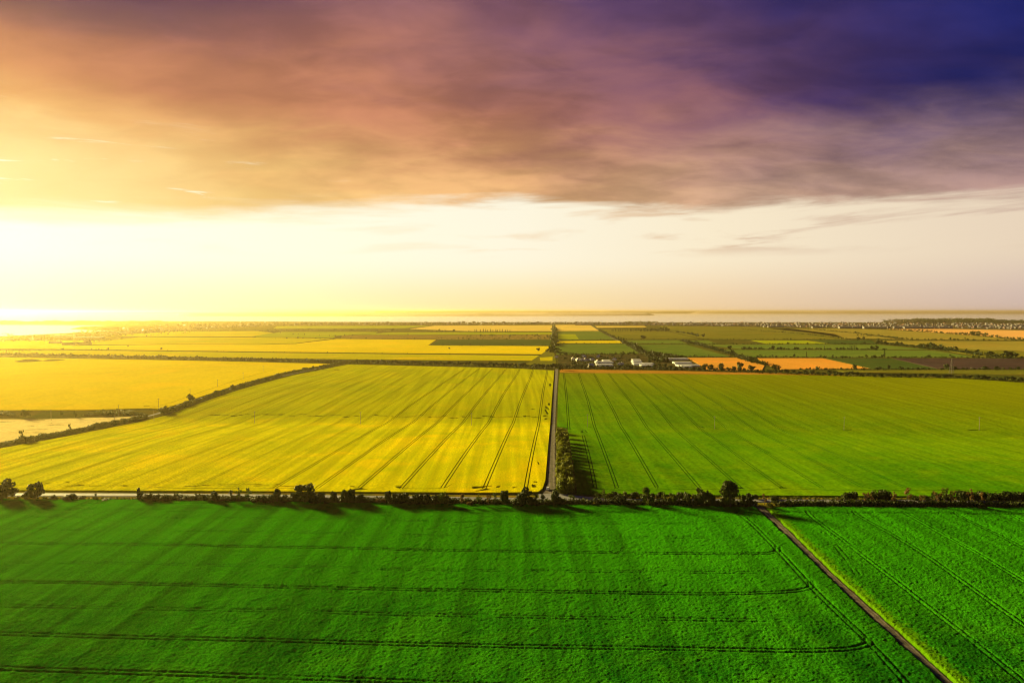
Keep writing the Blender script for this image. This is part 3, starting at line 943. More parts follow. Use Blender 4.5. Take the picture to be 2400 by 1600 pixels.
RA, RB = (-520.0, 375.4), (520.0, 350.3)            # centre line of the asphalt road
def road_y(x): return RA[1] + (RB[1] - RA[1]) * (x - RA[0]) / (RB[0] - RA[0])
ribbon('asphalt_road', [(RA[0], RA[1] + 3.4), (RB[0], RB[1] + 3.4)], [(RA[0], RA[1] - 3.4), (RB[0], RB[1] - 3.4)], M['asphalt'], 'grey asphalt road running across between foreground and big fields', 0.30, 8, 0.06)
trk_l = GP([(1266, 1158), (1274, 1149), (1280, 1135), (1291, 990), (1301, 864)])
trk_r = GP([(1352, 1166), (1312, 1156), (1305, 1140), (1302.5, 1001), (1309, 864)])
ribbon('dirt_road', trk_l, trk_r, M['track'], 'straight grey dirt track leading away between the big fields', 0.12, 10, 0.05, 5.0, 0.25)
jn = [G(1262, 1158), G(1310, 1156.5), G(1352, 1162), G(1415, 1168)]
v = []
for p in jn:
    v.append((p[0], p[1], float(T(*p)) + 0.26))
for p in reversed(jn):
    yy = road_y(p[0]) + 2.0
    v.append((p[0], yy, float(T(p[0], yy)) + 0.26))
tag(add('road_junction', mesh('road_junction', v, [tuple(range(len(v)))[::-1]], [M['asphalt']])), 'paved mouth of the dirt track at the asphalt road', None, None, 'structure')
ribbon('dirt_path', GP(TRACK_L), GP(TRACK_R), M['track'], 'diagonal brown dirt path through the foreground wheat', 0.12, 8, 0.03, 4.0, 0.2)
far_trk = GP([(1298, 862), (1297, 830), (1297.5, 800), (1298, 778), (1298, 760)])
ribbon('far_track', offset(far_trk, 2.5), offset(far_trk, -2.5), M['track'], 'far dirt track continuing toward the coast', 0.3, 4, 0.0, 60.0)
lane = GP([(1500, 828), (1462, 804), (1440, 794), (1386, 763)])
ribbon('farm_lane', offset(lane, 3.0), offset(lane, -3.0), M['track'], 'tree lined lane running from the village to the coast', 0.35, 4, 0.0, 60.0)
hl = GP([(-60, 1058), (150, 1013), (340, 977), (376, 967), (560, 904), (790, 853)])
ribbon('hedge_lane', offset(hl, 2.2), offset(hl, -2.2), M['asphalt'], 'narrow pale lane along the diagonal hedge', 0.15, 4, 0.0, 12.0)
for nm, pts, lb in (('grass_verge', [(-300, 370.5 - 4.5), (0, 359.0), (300, 351)], 'rough grass verge on the near side of the asphalt road'), ('grass_verge', [(-300, 380.5), (0, 373.0), (300, 366.5)], 'grass verge on the far side of the asphalt road')):
    c = [(x, road_y(x) + (5.5 if 'far' in lb else -6.0)) for x in (-420, -200, 0, 200, 420)]
    ribbon(nm, offset(c, 2.4), offset(c, -2.4), M['verge'], lb, 0.14, 4, 0.05, 6.0, 0.3)

# ------------------------------------------------------------------ sea, bay, lake, far shore


def sheet(name, pts, material, label, z, kind='structure'):
    p = GP(pts)
    return tag(add(name, mesh(name, [(a, b, z) for a, b in p], [tuple(range(len(p)))[::-1]], [material])), label, None, None, kind)


def prism(name, p, material, label, z, kind='structure'):
    return tag(add(name, mesh(name, [(a, b, z) for a, b in p], [tuple(range(len(p)))[::-1]], [material])), label, None, None, kind)


sea_near = GP([(-900, 762), (0, 757.5), (90, 754), (200, 753), (360, 752.5), (560, 753), (800, 754.5), (1200, 755.3), (1460, 755.3), (1540, 755.5), (2050, 755.5), (2100, 754), (2250, 752.5), (2400, 752), (3200, 752)])
prism('sea', [(-30000, 30500), (30000, 30500)] + sea_near[::-1], M['water'], 'wide bright strip of sea along the horizon', 1.1)
sheet('bay', [(-300, 760), (230, 762), (250, 763.5), (190, 766), (163, 772), (270, 775.5), (160, 781), (60, 786), (0, 788.5), (-300, 798)][::-1], M['water'], 'bright hazy bay reaching in from the side', 1.25)
sheet('lake', [(2330, 750.5), (2360, 749), (2480, 748.6), (2480, 751.8), (2400, 752), (2345, 751.8)][::-1], M['water'], 'pale inlet behind the dark headland', 2.6)


def ridge(name, line, height, depth, material, label, seed, kind='structure', rough=0.4, n=260, z0=0.0, taper=0.06):
    """low land with an uneven skyline: a ridge of real depth along a ground line"""
    pts = resample(line, 1e9)
    tot = [0]
    for a, b in zip(line[:-1], line[1:]):
        tot.append(tot[-1] + math.hypot(b[0] - a[0], b[1] - a[1]))
    v, f = [], []
    prof = [(0.0, 0.0), (0.06, 0.55), (0.22, 0.85), (0.5, 1.0), (0.8, 0.8), (1.0, 0.0)]
    for i in range(n):
        s = i / (n - 1)
        d = s * tot[-1]
        j = max(q for q in range(len(tot) - 1) if tot[q] <= d + 1e-6)
        t = (d - tot[j]) / max(tot[j + 1] - tot[j], 1e-6)
        x = line[j][0] + (line[j + 1][0] - line[j][0]) * t
        y = line[j][1] + (line[j + 1][1] - line[j][1]) * t
        e = min(1, s / taper, (1 - s) / taper) if taper else 1
        e = e * e * (3 - 2 * e)
        for q, (a, b) in enumerate(prof):
            nn = 1 + rough * 2 * (vnoise(np.array(s * 14.0), np.array(q * 0.7), seed) + 0.6 * vnoise(np.array(s * 60.0), np.array(q * 1.3), seed + 1))
            L = math.hypot(x, y)
            v.append((x * (1 + a * depth / L), y * (1 + a * depth / L), z0 + height * b * float(nn) * max(e, 0.02)))
    m_ = len(prof)
    for i in range(n - 1):
        for q in range(m_ - 1):
            f.append((i * m_ + q, (i + 1) * m_ + q, (i + 1) * m_ + q + 1, i * m_ + q + 1))
    return tag(add(name, mesh(name, v, f, [material], smooth=True)), label, None, None, kind)


ridge('far_shore', GP([(420, 740.5), (800, 741), (1300, 740.5), (1535, 739.2)]), 62, 5000, M['hill'], 'hazy low far shore across the sea', 1, rough=0.12, z0=0.8, taper=0.03)
ridge('far_shore', [(7000, 27000), (12000, 26500), (26000, 24500)], 105, 5000, M['hill'], 'more distant pale shore beyond the open sea', 2, rough=0.10, z0=0.8, taper=0.02)
ridge('far_shore', [(-6000, 28800), (0, 28900), (9000, 28700)], 112, 1400, M['hill'], 'faint far coast line on the horizon', 4, rough=0.08, z0=0.8, taper=0.02)
ridge('spit', GP([(-300, 759), (0, 759.3), (120, 760), (240, 761.5), (420, 762)]), 24, 700, M['town'], 'hazy wooded spit between sea and bay', 3, rough=0.25, z0=0.6)
ridge('spit', GP([(165, 772), (220, 773.5), (300, 774.5), (420, 770)]), 14, 400, M['town'], 'hazy pointed spit reaching into the bay', 8, rough=0.2, z0=0.6, taper=0.3)

# ------------------------------------------------------------------ trees
ICO_V, ICO_F = None, None


def ico():
    import bmesh
    bm = bmesh.new()
    bmesh.ops.create_icosphere(bm, subdivisions=1, radius=1.0)
    v = np.array([x.co[:] for x in bm.verts])
    f = np.array([[x.index for x in q.verts] for q in bm.faces])
    bm.free()
    return v, f


ICO_V, ICO_F = ico()


def leaf_cloud(g, lobes, n, size):
    """n leaf-clump quads spread in and on the lobes: (verts, faces)"""
    lob = np.array(lobes, float)              # cx cy cz rx ry rz
    wts = (lob[:, 3] * lob[:, 4] * lob[:, 5]) ** 0.66
    pick = g.choice(len(lob), n, p=wts / wts.sum())
    L = lob[pick]
    d = g.normal(size=(n, 3))
    d /= np.linalg.norm(d, axis=1, keepdims=True)
    r = g.uniform(0.45, 1.08, (n, 1)) ** 0.6
    c = L[:, :3] + d * L[:, 3:] * r
    nrm = d + g.normal(size=(n, 3)) * 0.55
    nrm /= np.linalg.norm(nrm, axis=1, keepdims=True)
    t = np.cross(nrm, g.normal(size=(n, 3)))
    t /= np.linalg.norm(t, axis=1, keepdims=True)
    b = np.cross(nrm, t)
    s = (size * g.uniform(0.55, 1.35, (n, 1)))
    a1, a2 = g.uniform(0.5, 1.0, (n, 1)), g.uniform(0.5, 1.0, (n, 1))
    v = np.stack([c - t * s * a1 - b * s * 0.5, c + t * s - b * s * 0.35 * a2, c + t * s * a2 + b * s * 0.55 + nrm * s * 0.15, c - t * s * 0.7 + b * s * a1 * 0.6], 1).reshape(-1, 3)
    f = np.arange(4 * n).reshape(n, 4)
    return v, f


def tree_lobes(g, form):
    """lobes of a crown 1 unit tall in all (trunk included), about 0.8 wide"""
    L = []
    if form == 'broad':
        L.append((0, 0, 0.52, 0.27, 0.27, 0.38))
        for i in range(11):
            a = g.uniform(0, 2 * math.pi)
            z = g.uniform(0.18, 0.88)
            q = 0.30 * math.sqrt(max(0.05, 1 - ((z - 0.5) / 0.5) ** 2))
            s = g.uniform(0.11, 0.19)
            L.append((math.cos(a) * q, math.sin(a) * q, z, s, s, s * 0.9))
    elif form == 'tall':
        for i in range(10):
            a = g.uniform(0, 2 * math.pi)
            z = g.uniform(0.14, 0.90)
            q = 0.20 * math.sqrt(max(0.05, 1 - ((z - 0.5) / 0.5) ** 2))
            s = g.uniform(0.10, 0.17)
            L.append((math.cos(a) * q, math.sin(a) * q, z, s, s, s * 1.2))
    elif form == 'airy':
        for i in range(9):
            a = g.uniform(0, 2 * math.pi)
            z = g.uniform(0.35, 0.92)
            q = g.uniform(0.04, 0.30)
            s = g.uniform(0.07, 0.12)
            L.append((math.cos(a) * q, math.sin(a) * q, z, s, s, s))
    elif form == 'bush':
        for i in range(8):
            a = g.uniform(0, 2 * math.pi)
            q = g.uniform(0.0, 0.42)
            s = g.uniform(0.22, 0.36)
            L.append((math.cos(a) * q, math.sin(a) * q, g.uniform(0.25, 0.68), s, s, s * 0.9))
    elif form == 'poplar':
        for i in range(7):
            z = 0.12 + 0.125 * i
            s = 0.085 * math.sin(math.pi * min(0.95, (z + 0.12)))+0.03
            L.append((g.uniform(-0.01, 0.01), g.uniform(-0.01, 0.01), z, s, s, 0.11))
    return L


def trunk_mb(g, form, lobes):
    b = MB()
    if form == 'bush':
        for i in range(4):
            l = lobes[i]
            b.bar((0, 0, -0.02), (l[0] * 0.8, l[1] * 0.8, l[2]), 0.03, 0.012, 5)
        return b
    top = 0.62 if form != 'poplar' else 0.9
    lean = (g.uniform(-0.03, 0.03), g.uniform(-0.03, 0.03))
    b.bar((0, 0, -0.03), (lean[0], lean[1], 0.3), 0.030, 0.022, 7)
    b.bar((lean[0], lean[1], 0.3), (lean[0] * 2, lean[1] * 2, top), 0.022, 0.009, 6)
    if form != 'poplar':
        for l in lobes[1:7]:
            z0 = g.uniform(0.2, 0.42)
            b.bar((lean[0] * z0 * 3, lean[1] * z0 * 3, z0), (l[0], l[1], l[2]), 0.012, 0.004, 5)
    return b


TREE = {}
for form, nvar, nq, size in (('broad', 5, 1000, 0.064), ('tall', 4, 850, 0.055), ('airy', 4, 330, 0.042), ('bush', 5, 480, 0.095), ('poplar', 2, 260, 0.032)):
    TREE[form] = []
    for i in range(nvar):
        g = np.random.default_rng(100 + i * 7 + len(form) * 31)
        L = tree_lobes(g, form)
        v, f = leaf_cloud(g, L, nq, size)
        tm = trunk_mb(g, form, L).mesh('trunk', [M['bark']])
        TREE[form].append((v, f, tm, {}))


def crown_mesh(form, i, mk):
    v, f, tm, cache = TREE[form][i]
    if mk not in cache:
        cache[mk] = mesh('crown', v, f, [M[mk]])
    return cache[mk]


_NAMES = {'broad': 'tree', 'tall': 'tree', 'airy': 'tree', 'bush': 'bush', 'poplar': 'poplar_tree'}


def plant(form, x, y, h, wid, mk, label, group, name=None, cat=None, dz=0.0):
    """a plant of its own: an empty at its foot with trunk (or stems) and crown"""
    i = random.randrange(len(TREE[form]))
    o = add(name or _NAMES[form], None, (x, y, float(T(x, y)) + dz), random.uniform(0, 6.28))
    nat = {'broad': 0.8, 'tall': 0.58, 'airy': 0.68, 'bush': 1.15, 'poplar': 0.2}[form]
    k = wid / (h * nat)
    tag(o, label, cat or ('bush' if form == 'bush' else 'tree'), group)
    add('crown', crown_mesh(form, i, mk), sc=(h * k, h * k, h), parent=o)
    add('stem' if form == 'bush' else 'trunk', TREE[form][i][2], sc=(h * k, h * k, h), parent=o)
    return o


def at_px(px, py, hpx, wpx):
    x, y = G(px, py)
    m = mpp(px, py) * 1.10
    return x, y, hpx * m, wpx * m


# ---- roadside trees, near side unless the base row says otherwise: (px, base row, height px, width px, form, leaves, label)
D_, A_, U_ = 'leaf', 'leaf_lime', 'leaf_rust'
ROADSIDE = [
    (14, 1170, 37, 36, 'broad', D_, 'big round dark tree at the start of the roadside row'),
    (63, 1169, 17, 15, 'broad', D_, 'small round dark tree leaning on a taller dark one by the road'),
    (83, 1171, 35, 27, 'broad', D_, 'dark egg shaped tree beside a small round one by the open road'),
    (222, 1171, 12, 8, 'tall', A_, 'lone sapling on the sunny verge of the open road'),
    (329, 1173, 27, 12, 'tall', D_, 'slim pointed tree at the start of the dense roadside bushes'),
    (478, 1174, 15, 7, 'tall', D_, 'thin sapling in front of the pale road'),
    (503, 1176, 24, 23, 'broad', D_, 'round dark tree left of the airy pair by the road'),
    (541, 1177, 27, 20, 'airy', D_, 'crooked airy tree beside the tall airy pair'),
    (560, 1177, 35, 17, 'airy', A_, 'tall airy tree, first of a pair by the road'),
    (581, 1177, 34, 17, 'airy', A_, 'tall airy tree, second of a pair by the road'),
    (650, 1179, 32, 15, 'tall', D_, 'narrow tree rising from the bushes left of the tallest left tree'),
    (690, 1179, 26, 21, 'broad', D_, 'medium tree touching the big tree in the left half of the row'),
    (715, 1180, 47, 40, 'broad', D_, 'biggest dark tree in the left half of the roadside row'),
    (751, 1180, 28, 27, 'broad', D_, 'round tree just right of the biggest left roadside tree'),
    (783, 1180, 29, 20, 'broad', D_, 'medium green tree left of the paired dark trees'),
    (806, 1180, 33, 21, 'broad', D_, 'left one of two merged dark trees by the road'),
    (823, 1180, 35, 24, 'broad', D_, 'right one of two merged dark trees by the road'),
    (848, 1180, 24, 17, 'tall', D_, 'slender tree at the edge of the gap with orange bushes'),
    (911, 1182, 33, 18, 'broad', D_, 'first tree of the dense dark clump before the track'),
    (931, 1182, 28, 20, 'broad', D_, None), (950, 1182, 31, 22, 'broad', D_, None), (973, 1183, 26, 18, 'broad', D_, None),
    (989, 1183, 27, 17, 'tall', D_, None), (1004, 1183, 27, 17, 'tall', D_, None), (1018, 1183, 24, 14, 'tall', D_, None),
    (1036, 1184, 33, 20, 'broad', A_, 'light green tree ending the dense dark clump'),
    (1050, 1184, 26, 14, 'tall', D_, 'dark small tree hugging the light green one'),
    (1081, 1185, 29, 20, 'airy', U_, 'bare looking rusty tree in front of the pale road'),
    (1122, 1185, 31, 19, 'airy', A_, 'see-through light green tree before the lodged wheat'),
    (1145, 1185, 28, 17, 'airy', U_, 'thin brownish tree beside the see-through green one'),
    (1160, 1185, 33, 12, 'airy', D_, 'slim leaning dark tree left of the junction clump'),
    (1184, 1185, 38, 22, 'broad', D_, 'dark tree left of the broad junction tree'),
    (1229, 1185, 41, 42, 'broad', D_, 'broad dark tree left of the parked car'),
    (1255, 1185, 29, 17, 'airy', D_, 'airy tree squeezed beside the broad junction tree'),
    (1273, 1186, 30, 25, 'airy', D_, 'ragged tree in front of the dirt track mouth'),
    (1301, 1184, 37, 27, 'broad', D_, 'dark tree standing in front of the track junction'),
    (1338, 1180, 22, 17, 'airy', A_, 'yellowish sapling in front of the paved junction'),
    (1398, 1184, 32, 23, 'airy', D_, 'dark ragged tree right of the junction'),
    (1415, 1184, 39, 17, 'airy', A_, 'leaning light green tree right of the junction'),
    (1451, 1184, 28, 29, 'broad', D_, 'low round dark tree right of the leaning light one'),
    (1518, 1184, 41, 29, 'tall', A_, 'tall egg shaped light tree by the blue road'),
    (1557, 1180, 29, 15, 'airy', A_, 'thin light tree beside the lime bush tree'),
    (1577, 1182, 27, 21, 'broad', A_, 'lime green bushy tree before the blue road'),
    (1610, 1184, 31, 20, 'broad', D_, 'dark tree left of the pair before the tallest tree'),
    (1643, 1187, 43, 29, 'broad', D_, 'large rounded tree left of the tallest roadside tree'),
    (1664, 1186, 35, 21, 'broad', D_, 'dark tree just left of the tallest roadside tree'),
    (1712, 1190, 60, 40, 'tall', D_, 'tallest dark tree of the whole roadside row'),
    (1743, 1184, 25, 13, 'tall', D_, 'slim dark tree right beside the tallest tree'),
    (1757, 1184, 27, 19, 'broad', D_, 'small dark tree second to the right of the tallest tree'),
    (1792, 1182, 24, 14, 'airy', U_, 'orange brown sapling right where the diagonal path starts'),
    (1812, 1180, 14, 10, 'broad', D_, 'tiny dark tree beside the orange brown sapling'),
    (1848, 1180, 11, 10, 'broad', D_, 'tiny lone dark tree before the open blue road'),
    (1965, 1180, 14, 10, 'airy', U_, 'lone reddish sapling before the blue road'),
    (2030, 1181, 26, 14, 'airy', U_, None), (2043, 1181, 24, 12, 'airy', U_, None), (2095, 1182, 29, 15, 'airy', U_, None),
    (2128, 1181, 35, 18, 'airy', U_, 'tallest rusty tree before the blue road'),
    (2160, 1180, 19, 12, 'airy', U_, None), (2196, 1182, 27, 16, 'airy', U_, None), (2213, 1182, 36, 18, 'airy', A_, 'tall light tree among the rusty ones by the blue road'),
    (2232, 1183, 30, 16, 'airy', U_, None), (2246, 1184, 32, 16, 'airy', D_, None), (2276, 1182, 33, 17, 'airy', U_, None), (2300, 1182, 24, 14, 'airy', U_, None), (2318, 1182, 22, 14, 'airy', D_, None),
]
for px, py, hp, wp, form, mk, lb in ROADSIDE:
    x, y, h, wd = at_px(px, py, hp, wp)
    if lb is None and mk == U_:
        lb, gp = 'thin rusty roadside tree among others before the blue road', 'thin rusty trees by the blue road'
    elif lb is None and px < 1100:
        lb, gp = 'dark tree inside the dense roadside clump left of the track', 'dark trees of the dense clump'
    elif lb is None:
        lb, gp = 'thin dark roadside tree among the rusty ones', 'thin dark trees by the blue road'
    else:
        gp = 'trees along the asphalt road'
    plant(form, x, y, h, wd, mk, lb, gp)

# ---- bushes along the road
BUSH = [(515, 1176, 12, 20), (530, 1176, 11, 18), (600, 1178, 15, 24), (612, 1178, 18, 24), (632, 1179, 20, 24), (735, 1180, 20, 24), (765, 1180, 18, 22), (836, 1180, 18, 22), (922, 1182, 18, 22), (942, 1182, 19, 22), (962, 1183, 18, 22), (982, 1183, 18, 22), (998, 1183, 18, 20), (1012, 1183, 16, 20), (1215, 1185, 18, 22), (1245, 1185, 18, 22), (1262, 1186, 16, 22), (1288, 1185, 16, 20), (1380, 1184, 14, 20), (1432, 1184, 14, 20), (1626, 1186, 16, 22), (1680, 1187, 16, 22), (1695, 1188, 18, 22), (1730, 1187, 16, 22), (125, 1170, 10, 18), (150, 1172, 7, 14), (168, 1171, 13, 28), (190, 1171, 8, 16), (250, 1173, 6, 20), (345, 1174, 19, 24), (365, 1174, 17, 24), (388, 1175, 15, 22), (425, 1174, 9, 20),
        (448, 1175, 8, 16), (620, 1179, 20, 26), (640, 1179, 21, 22), (668, 1179, 22, 22), (870, 1180, 12, 16), (886, 1180, 15, 18), (900, 1181, 14, 14), (1100, 1185, 12, 20), (1205, 1185, 14, 18), (2060, 1181, 10, 16)]
for px, py, hp, wp in BUSH:
    x, y, h, wd = at_px(px, py, hp, wp)
    plant('bush', x, y, h, wd, U_ if px in (886, 900, 1100) else D_, 'rusty roadside bush in the road gap' if px in (886, 900, 1100) else 'low dark bush on the near roadside verge', 'rusty bushes by the road' if px in (886, 900, 1100) else 'low bushes on the near verge')
FARB = [(1425, 1167, 13, 16), (1438, 1166, 17, 20), (1465, 1166, 16, 16), (1490, 1167, 17, 22), (1505, 1167, 14, 14), (1528, 1167, 13, 14), (1546, 1167, 16, 18), (1592, 1168, 17, 20), (1606, 1168, 15, 16), (1625, 1168, 14, 18),
        (1770, 1170, 13, 16), (1815, 1170, 10, 18), (1985, 1172, 21, 26), (2004, 1172, 20, 18), (2036, 1173, 18, 20), (2050, 1173, 25, 22), (2066, 1173, 26, 22), (2082, 1173, 22, 22), (2146, 1173, 13, 18), (2170, 1173, 12, 16),
        (2200, 1174, 20, 22), (2222, 1174, 19, 22), (2262, 1174, 24, 24), (2285, 1174, 20, 22), (2306, 1174, 22, 22), (2324, 1174, 18, 18), (2345, 1175, 20, 22), (2362, 1175, 22, 24), (2382, 1175, 22, 24), (2400, 1175, 22, 24)]
for px, py, hp, wp in FARB:
    x, y, h, wd = at_px(px, py, hp, wp)
    plant('bush', x, y, h, wd, A_ if px < 1650 and px % 2 else D_, 'dark bush on the field side of the asphalt road', 'bushes on the far verge')

# ---- continuous undergrowth along both verges (nobody could count it)


def scatter_stuff(name, items, material, label, quads=26, kind='stuff', blob=True, seed=0):
    """joins many small leafy clumps: items = (x, y, height, width)"""
    g = np.random.default_rng(seed)
    vs, fs, o = [], [], 0
    protos = []
    for i in range(5):
        L = [(g.uniform(-.25, .25), g.uniform(-.25, .25), g.uniform(.3, .65), g.uniform(.22, .36), g.uniform(.22, .36), g.uniform(.22, .38)) for _ in range(4)]
        protos.append(leaf_cloud(g, L, quads, 0.19))
    for (x, y, h, wd) in items:
        v, f = protos[g.integers(5)]
        a = g.uniform(0, 6.28)
        c, s = math.cos(a), math.sin(a)
        vv = np.empty_like(v)
        vv[:, 0] = (v[:, 0] * c - v[:, 1] * s) * wd + x
        vv[:, 1] = (v[:, 0] * s + v[:, 1] * c) * wd + y
        vv[:, 2] = np.maximum(v[:, 2], -0.02) * h + float(T(x, y)) + 0.02
        vs.append(vv)
        fs.append(f + o)
        o += len(v)
    me = mesh(name, np.concatenate(vs), np.concatenate(fs), [material])
    return tag(add(name, me), label, None, None, kind)


q = random.Random(77)
ug = []
for px in np.arange(-40, 2440, 2.6):
    dens = 0.12 if px < 110 else 0.45 if px < 320 else 0.95
    if 1345 < px < 1400: dens = 0.6
    if 1790 < px < 1850: dens = 0.4
    for _ in range(2):
        if q.random() < dens and not (1772 < px < 1792):
            by = np.interp(px, [0, 400, 800, 1200, 1600, 1760, 2000, 2400], [1169.5, 1172.5, 1177.5, 1181.5, 1184.5, 1186, 1186, 1189])
            x, y = G(px + q.uniform(-1.5, 1.5), by - abs(q.gauss(0, 2.2)))
            s = q.uniform(0.7, 1.6) * (1.4 if px > 380 else 0.6)
            ug.append((x, y, 1.5 * s, 1.9 * s))
scatter_stuff('roadside_undergrowth', ug, M['leaf'], 'dark undergrowth strip along the near edge of the asphalt road', 22, seed=3)
ug = []
for px in np.arange(1400, 2440, 3.0):
    if q.random() < 0.75:
        x, y = G(px + q.uniform(-2, 2), np.interp(px, [1400, 1700, 2400], [1166.5, 1169, 1173.5]) - abs(q.gauss(0, 1.0)))
        s = q.uniform(0.6, 1.3)
        ug.append((x, y, 1.4 * s, 1.8 * s))
scatter_stuff('verge_undergrowth', ug, M['leaf_hedge'], 'low green growth between the asphalt road and the green field', 20, seed=4)

# ---- dense belt of trees right of the track
q = random.Random(8)
n_belt = 0
for i in range(20):
    py = 1018 + (1156 - 1018) * (i / 19.0) ** 0.86
    t = (py - 1004) / 152.0
    xl, xr = 1307 + 3 * t, 1322 + 22 * t
    for k in range(3):
        px = xl + (xr - xl) * (k + 0.25 + q.uniform(0, 0.5)) / 3.0
        x, y = G(px, py + q.uniform(-1.2, 1.2))
        h = q.uniform(5.6, 8.4)
        plant('broad' if q.random() < 0.75 else 'tall', x, y, h, h * q.uniform(0.62, 0.85), 'leaf_belt', 'leafy tree of the dense belt right of the dirt track', 'trees of the dense belt beside the track')
ug = []
for i in range(260):
    t = q.random()
    py = 1012 + 146 * t
    x, y = G(1306 + 2 * t + q.random() * (20 + 22 * t), py)
    ug.append((x, y, q.uniform(1.4, 3.0), q.uniform(2, 3.2)))
scatter_stuff('belt_undergrowth', ug, M['leaf_belt'], 'shrubby undergrowth filling the tree belt', 20, seed=5)

# ---- diagonal hedge on the left
HB = [(0, 1046, 12), (20, 1043, 13), (36, 1040, 12), (52, 1037, 20), (62, 1036, 18), (76, 1033, 13), (90, 1030, 13), (104, 1027, 15), (118, 1024, 13), (130, 1022, 14), (145, 1019, 12), (156, 1017, 13), (168, 1015, 14),
      (182, 1012, 12), (196, 1009, 12), (210, 1006, 14), (222, 1003.5, 16), (236, 1001, 13), (250, 998, 14), (264, 995.5, 14), (278, 993, 13), (292, 990, 13), (306, 987, 12), (318, 984, 14), (328, 982, 12), (341, 979, 11), (384, 968, 15), (392, 966, 14)]
x = 404.0
while x < 800:
    HB.append((x, float(np.interp(x, [404, 560, 680, 800], [962, 907.5, 875, 852])), q.uniform(8, 13) * (1.15 - (x - 404) / 1200)))
    x += q.uniform(6, 9.5)
for i, (px, py, hp) in enumerate(HB):
    x, y, h, wd = at_px(px, py + 1.0, hp * 0.82, hp * q.uniform(0.95, 1.3))
    plant('bush', x, y, h, wd, 'leaf_hedge', 'bushy shrub of the diagonal hedge between yellow fields', 'shrubs of the diagonal hedge')
for px, py, hp, wp, lb in ((447, 940, 15, 16, 'round dark tree standing out of the diagonal hedge'), (385, 969, 16, 20, 'round bushy tree at the gap in the diagonal hedge'), (545, 911, 10, 8, 'small dark tree above the middle of the diagonal hedge'),
                           (50, 1036, 24, 10, 'thin airy tree in the diagonal hedge near its near end'), (164, 1014, 18, 8, 'thin airy sapling in the diagonal hedge above the pale stubble'),
                           (177, 978, 12, 6, 'tiny lone tree beside the thicket'), (60, 978, 15, 16, 'dark round tree ending the bush patch'), (144, 972, 6, 5, 'tiny shrub tree between the two thickets')):
    x, y, h, wd = at_px(px, py, hp, wp)
    plant('airy' if 'airy' in lb else 'broad', x, y, h, wd, 'leaf_hedge', lb, 'trees by the diagonal hedge')
hug = []
for s in np.linspace(0, 1, 420):
    px = s * 800
    if 344 < px < 382: continue
    py = float(np.interp(px, [p[0] for p in HEDGE], [p[1] for p in HEDGE]))
    x, y = G(px + q.uniform(-1, 1), py - q.uniform(0, 3))
    hug.append((x, y, q.uniform(1.2, 2.6), q.uniform(2.0, 3.4)))
scatter_stuff('hedge_undergrowth', hug, M['leaf_hedge'], 'low green growth filling the foot of the diagonal hedge', 18, seed=6)
# thickets left
for (x0, x1, yb, hh, nn, lb, sd) in ((196, 352, 974, 15, 150, 'dark thicket of shrubs between golden and pale fields', 7), (-30, 46, 976, 13, 60, 'dark bush patch at the side of the pale field', 8)):
    it = []
    for i in range(nn):
        s = q.random()
        px = x0 + (x1 - x0) * s
        prof = math.sin(math.pi * min(0.97, s * 0.9 + 0.08)) ** 0.7
        x, y = G(px, yb - q.uniform(0, 9 * prof))
        m = mpp(px, yb)
        h = hh * prof * q.uniform(0.35, 0.62) * m
        it.append((x, y, h, h * 1.5))
    scatter_stuff('thicket', it, M['leaf_hedge'], lb, 40, seed=sd)
for px, py, wx, hz, lb in ((68, 847, 28, 4.2, 'big grassy earth mound in the golden field'), (124, 845, 22, 2.4, 'smaller flat earth mound in the golden field')):
    x, y = G(px, py)
    m = mpp(px, py)
    v, f = [], []
    for i in range(7):
        for j in range(24):
            t = 2 * math.pi * j / 24
            r = i / 6.0
            k = 1 + 0.12 * math.sin(3 * t + px)
            v.append((math.cos(t) * r * wx * m * k, math.sin(t) * r * 26 * k, hz * (math.cos(math.pi * r) * 0.5 + 0.5) ** 0.8 - 0.2 * (i == 6)))
    for i in range(6):
        for j in range(24):
            f.append((i * 24 + j, (i + 1) * 24 + j, (i + 1) * 24 + (j + 1) % 24, i * 24 + (j + 1) % 24))
    o = add('earth_mound', mesh('earth_mound', v, f, [M['mound']], smooth=True), (x, y, float(T(x, y)) + 0.7))
    tag(o, lb, None, 'earth mounds', 'structure')

# ---- tree rows behind the big fields: single trees (trunk inside the crown mesh at this distance)
SMALL = []
for i in range(6):
    g = np.random.default_rng(400 + i)
    L = tree_lobes(g, 'broad' if i < 4 else 'bush')
    v, f = leaf_cloud(g, L, 230, 0.10)
    SMALL.append((v, f, {}))
q = random.Random(21)


def small_tree(px, py, h, wd, mk, label, group, name='tree', cat='tree'):
    i = q.randrange(4) if name != 'bush' else 4 + q.randrange(2)
    v, f, cache = SMALL[i]
    if mk not in cache:
        b = MB()
        b.bar((0, 0, -0.02), (0, 0, 0.55), 0.03, 0.015, 5)
        n = len(v)
        allv = np.concatenate([v, np.array([tuple(p) for p in b.v])])
        ff = f.tolist() + [tuple(k + n for k in t) for t in b.f]
        cache[mk] = mesh(name, allv, ff, [M[mk], M['bark']], [0] * len(f) + [1] * len(b.f))
    x, y = G(px, py)
    k = wd / (h * (0.8 if i < 4 else 1.15))
    h *= 0.9
    o = add(name, cache[mk], (x, y, float(T(x, y))), q.uniform(0, 6.28), (h * k, h * k, h))
    return tag(o, label, cat, group)


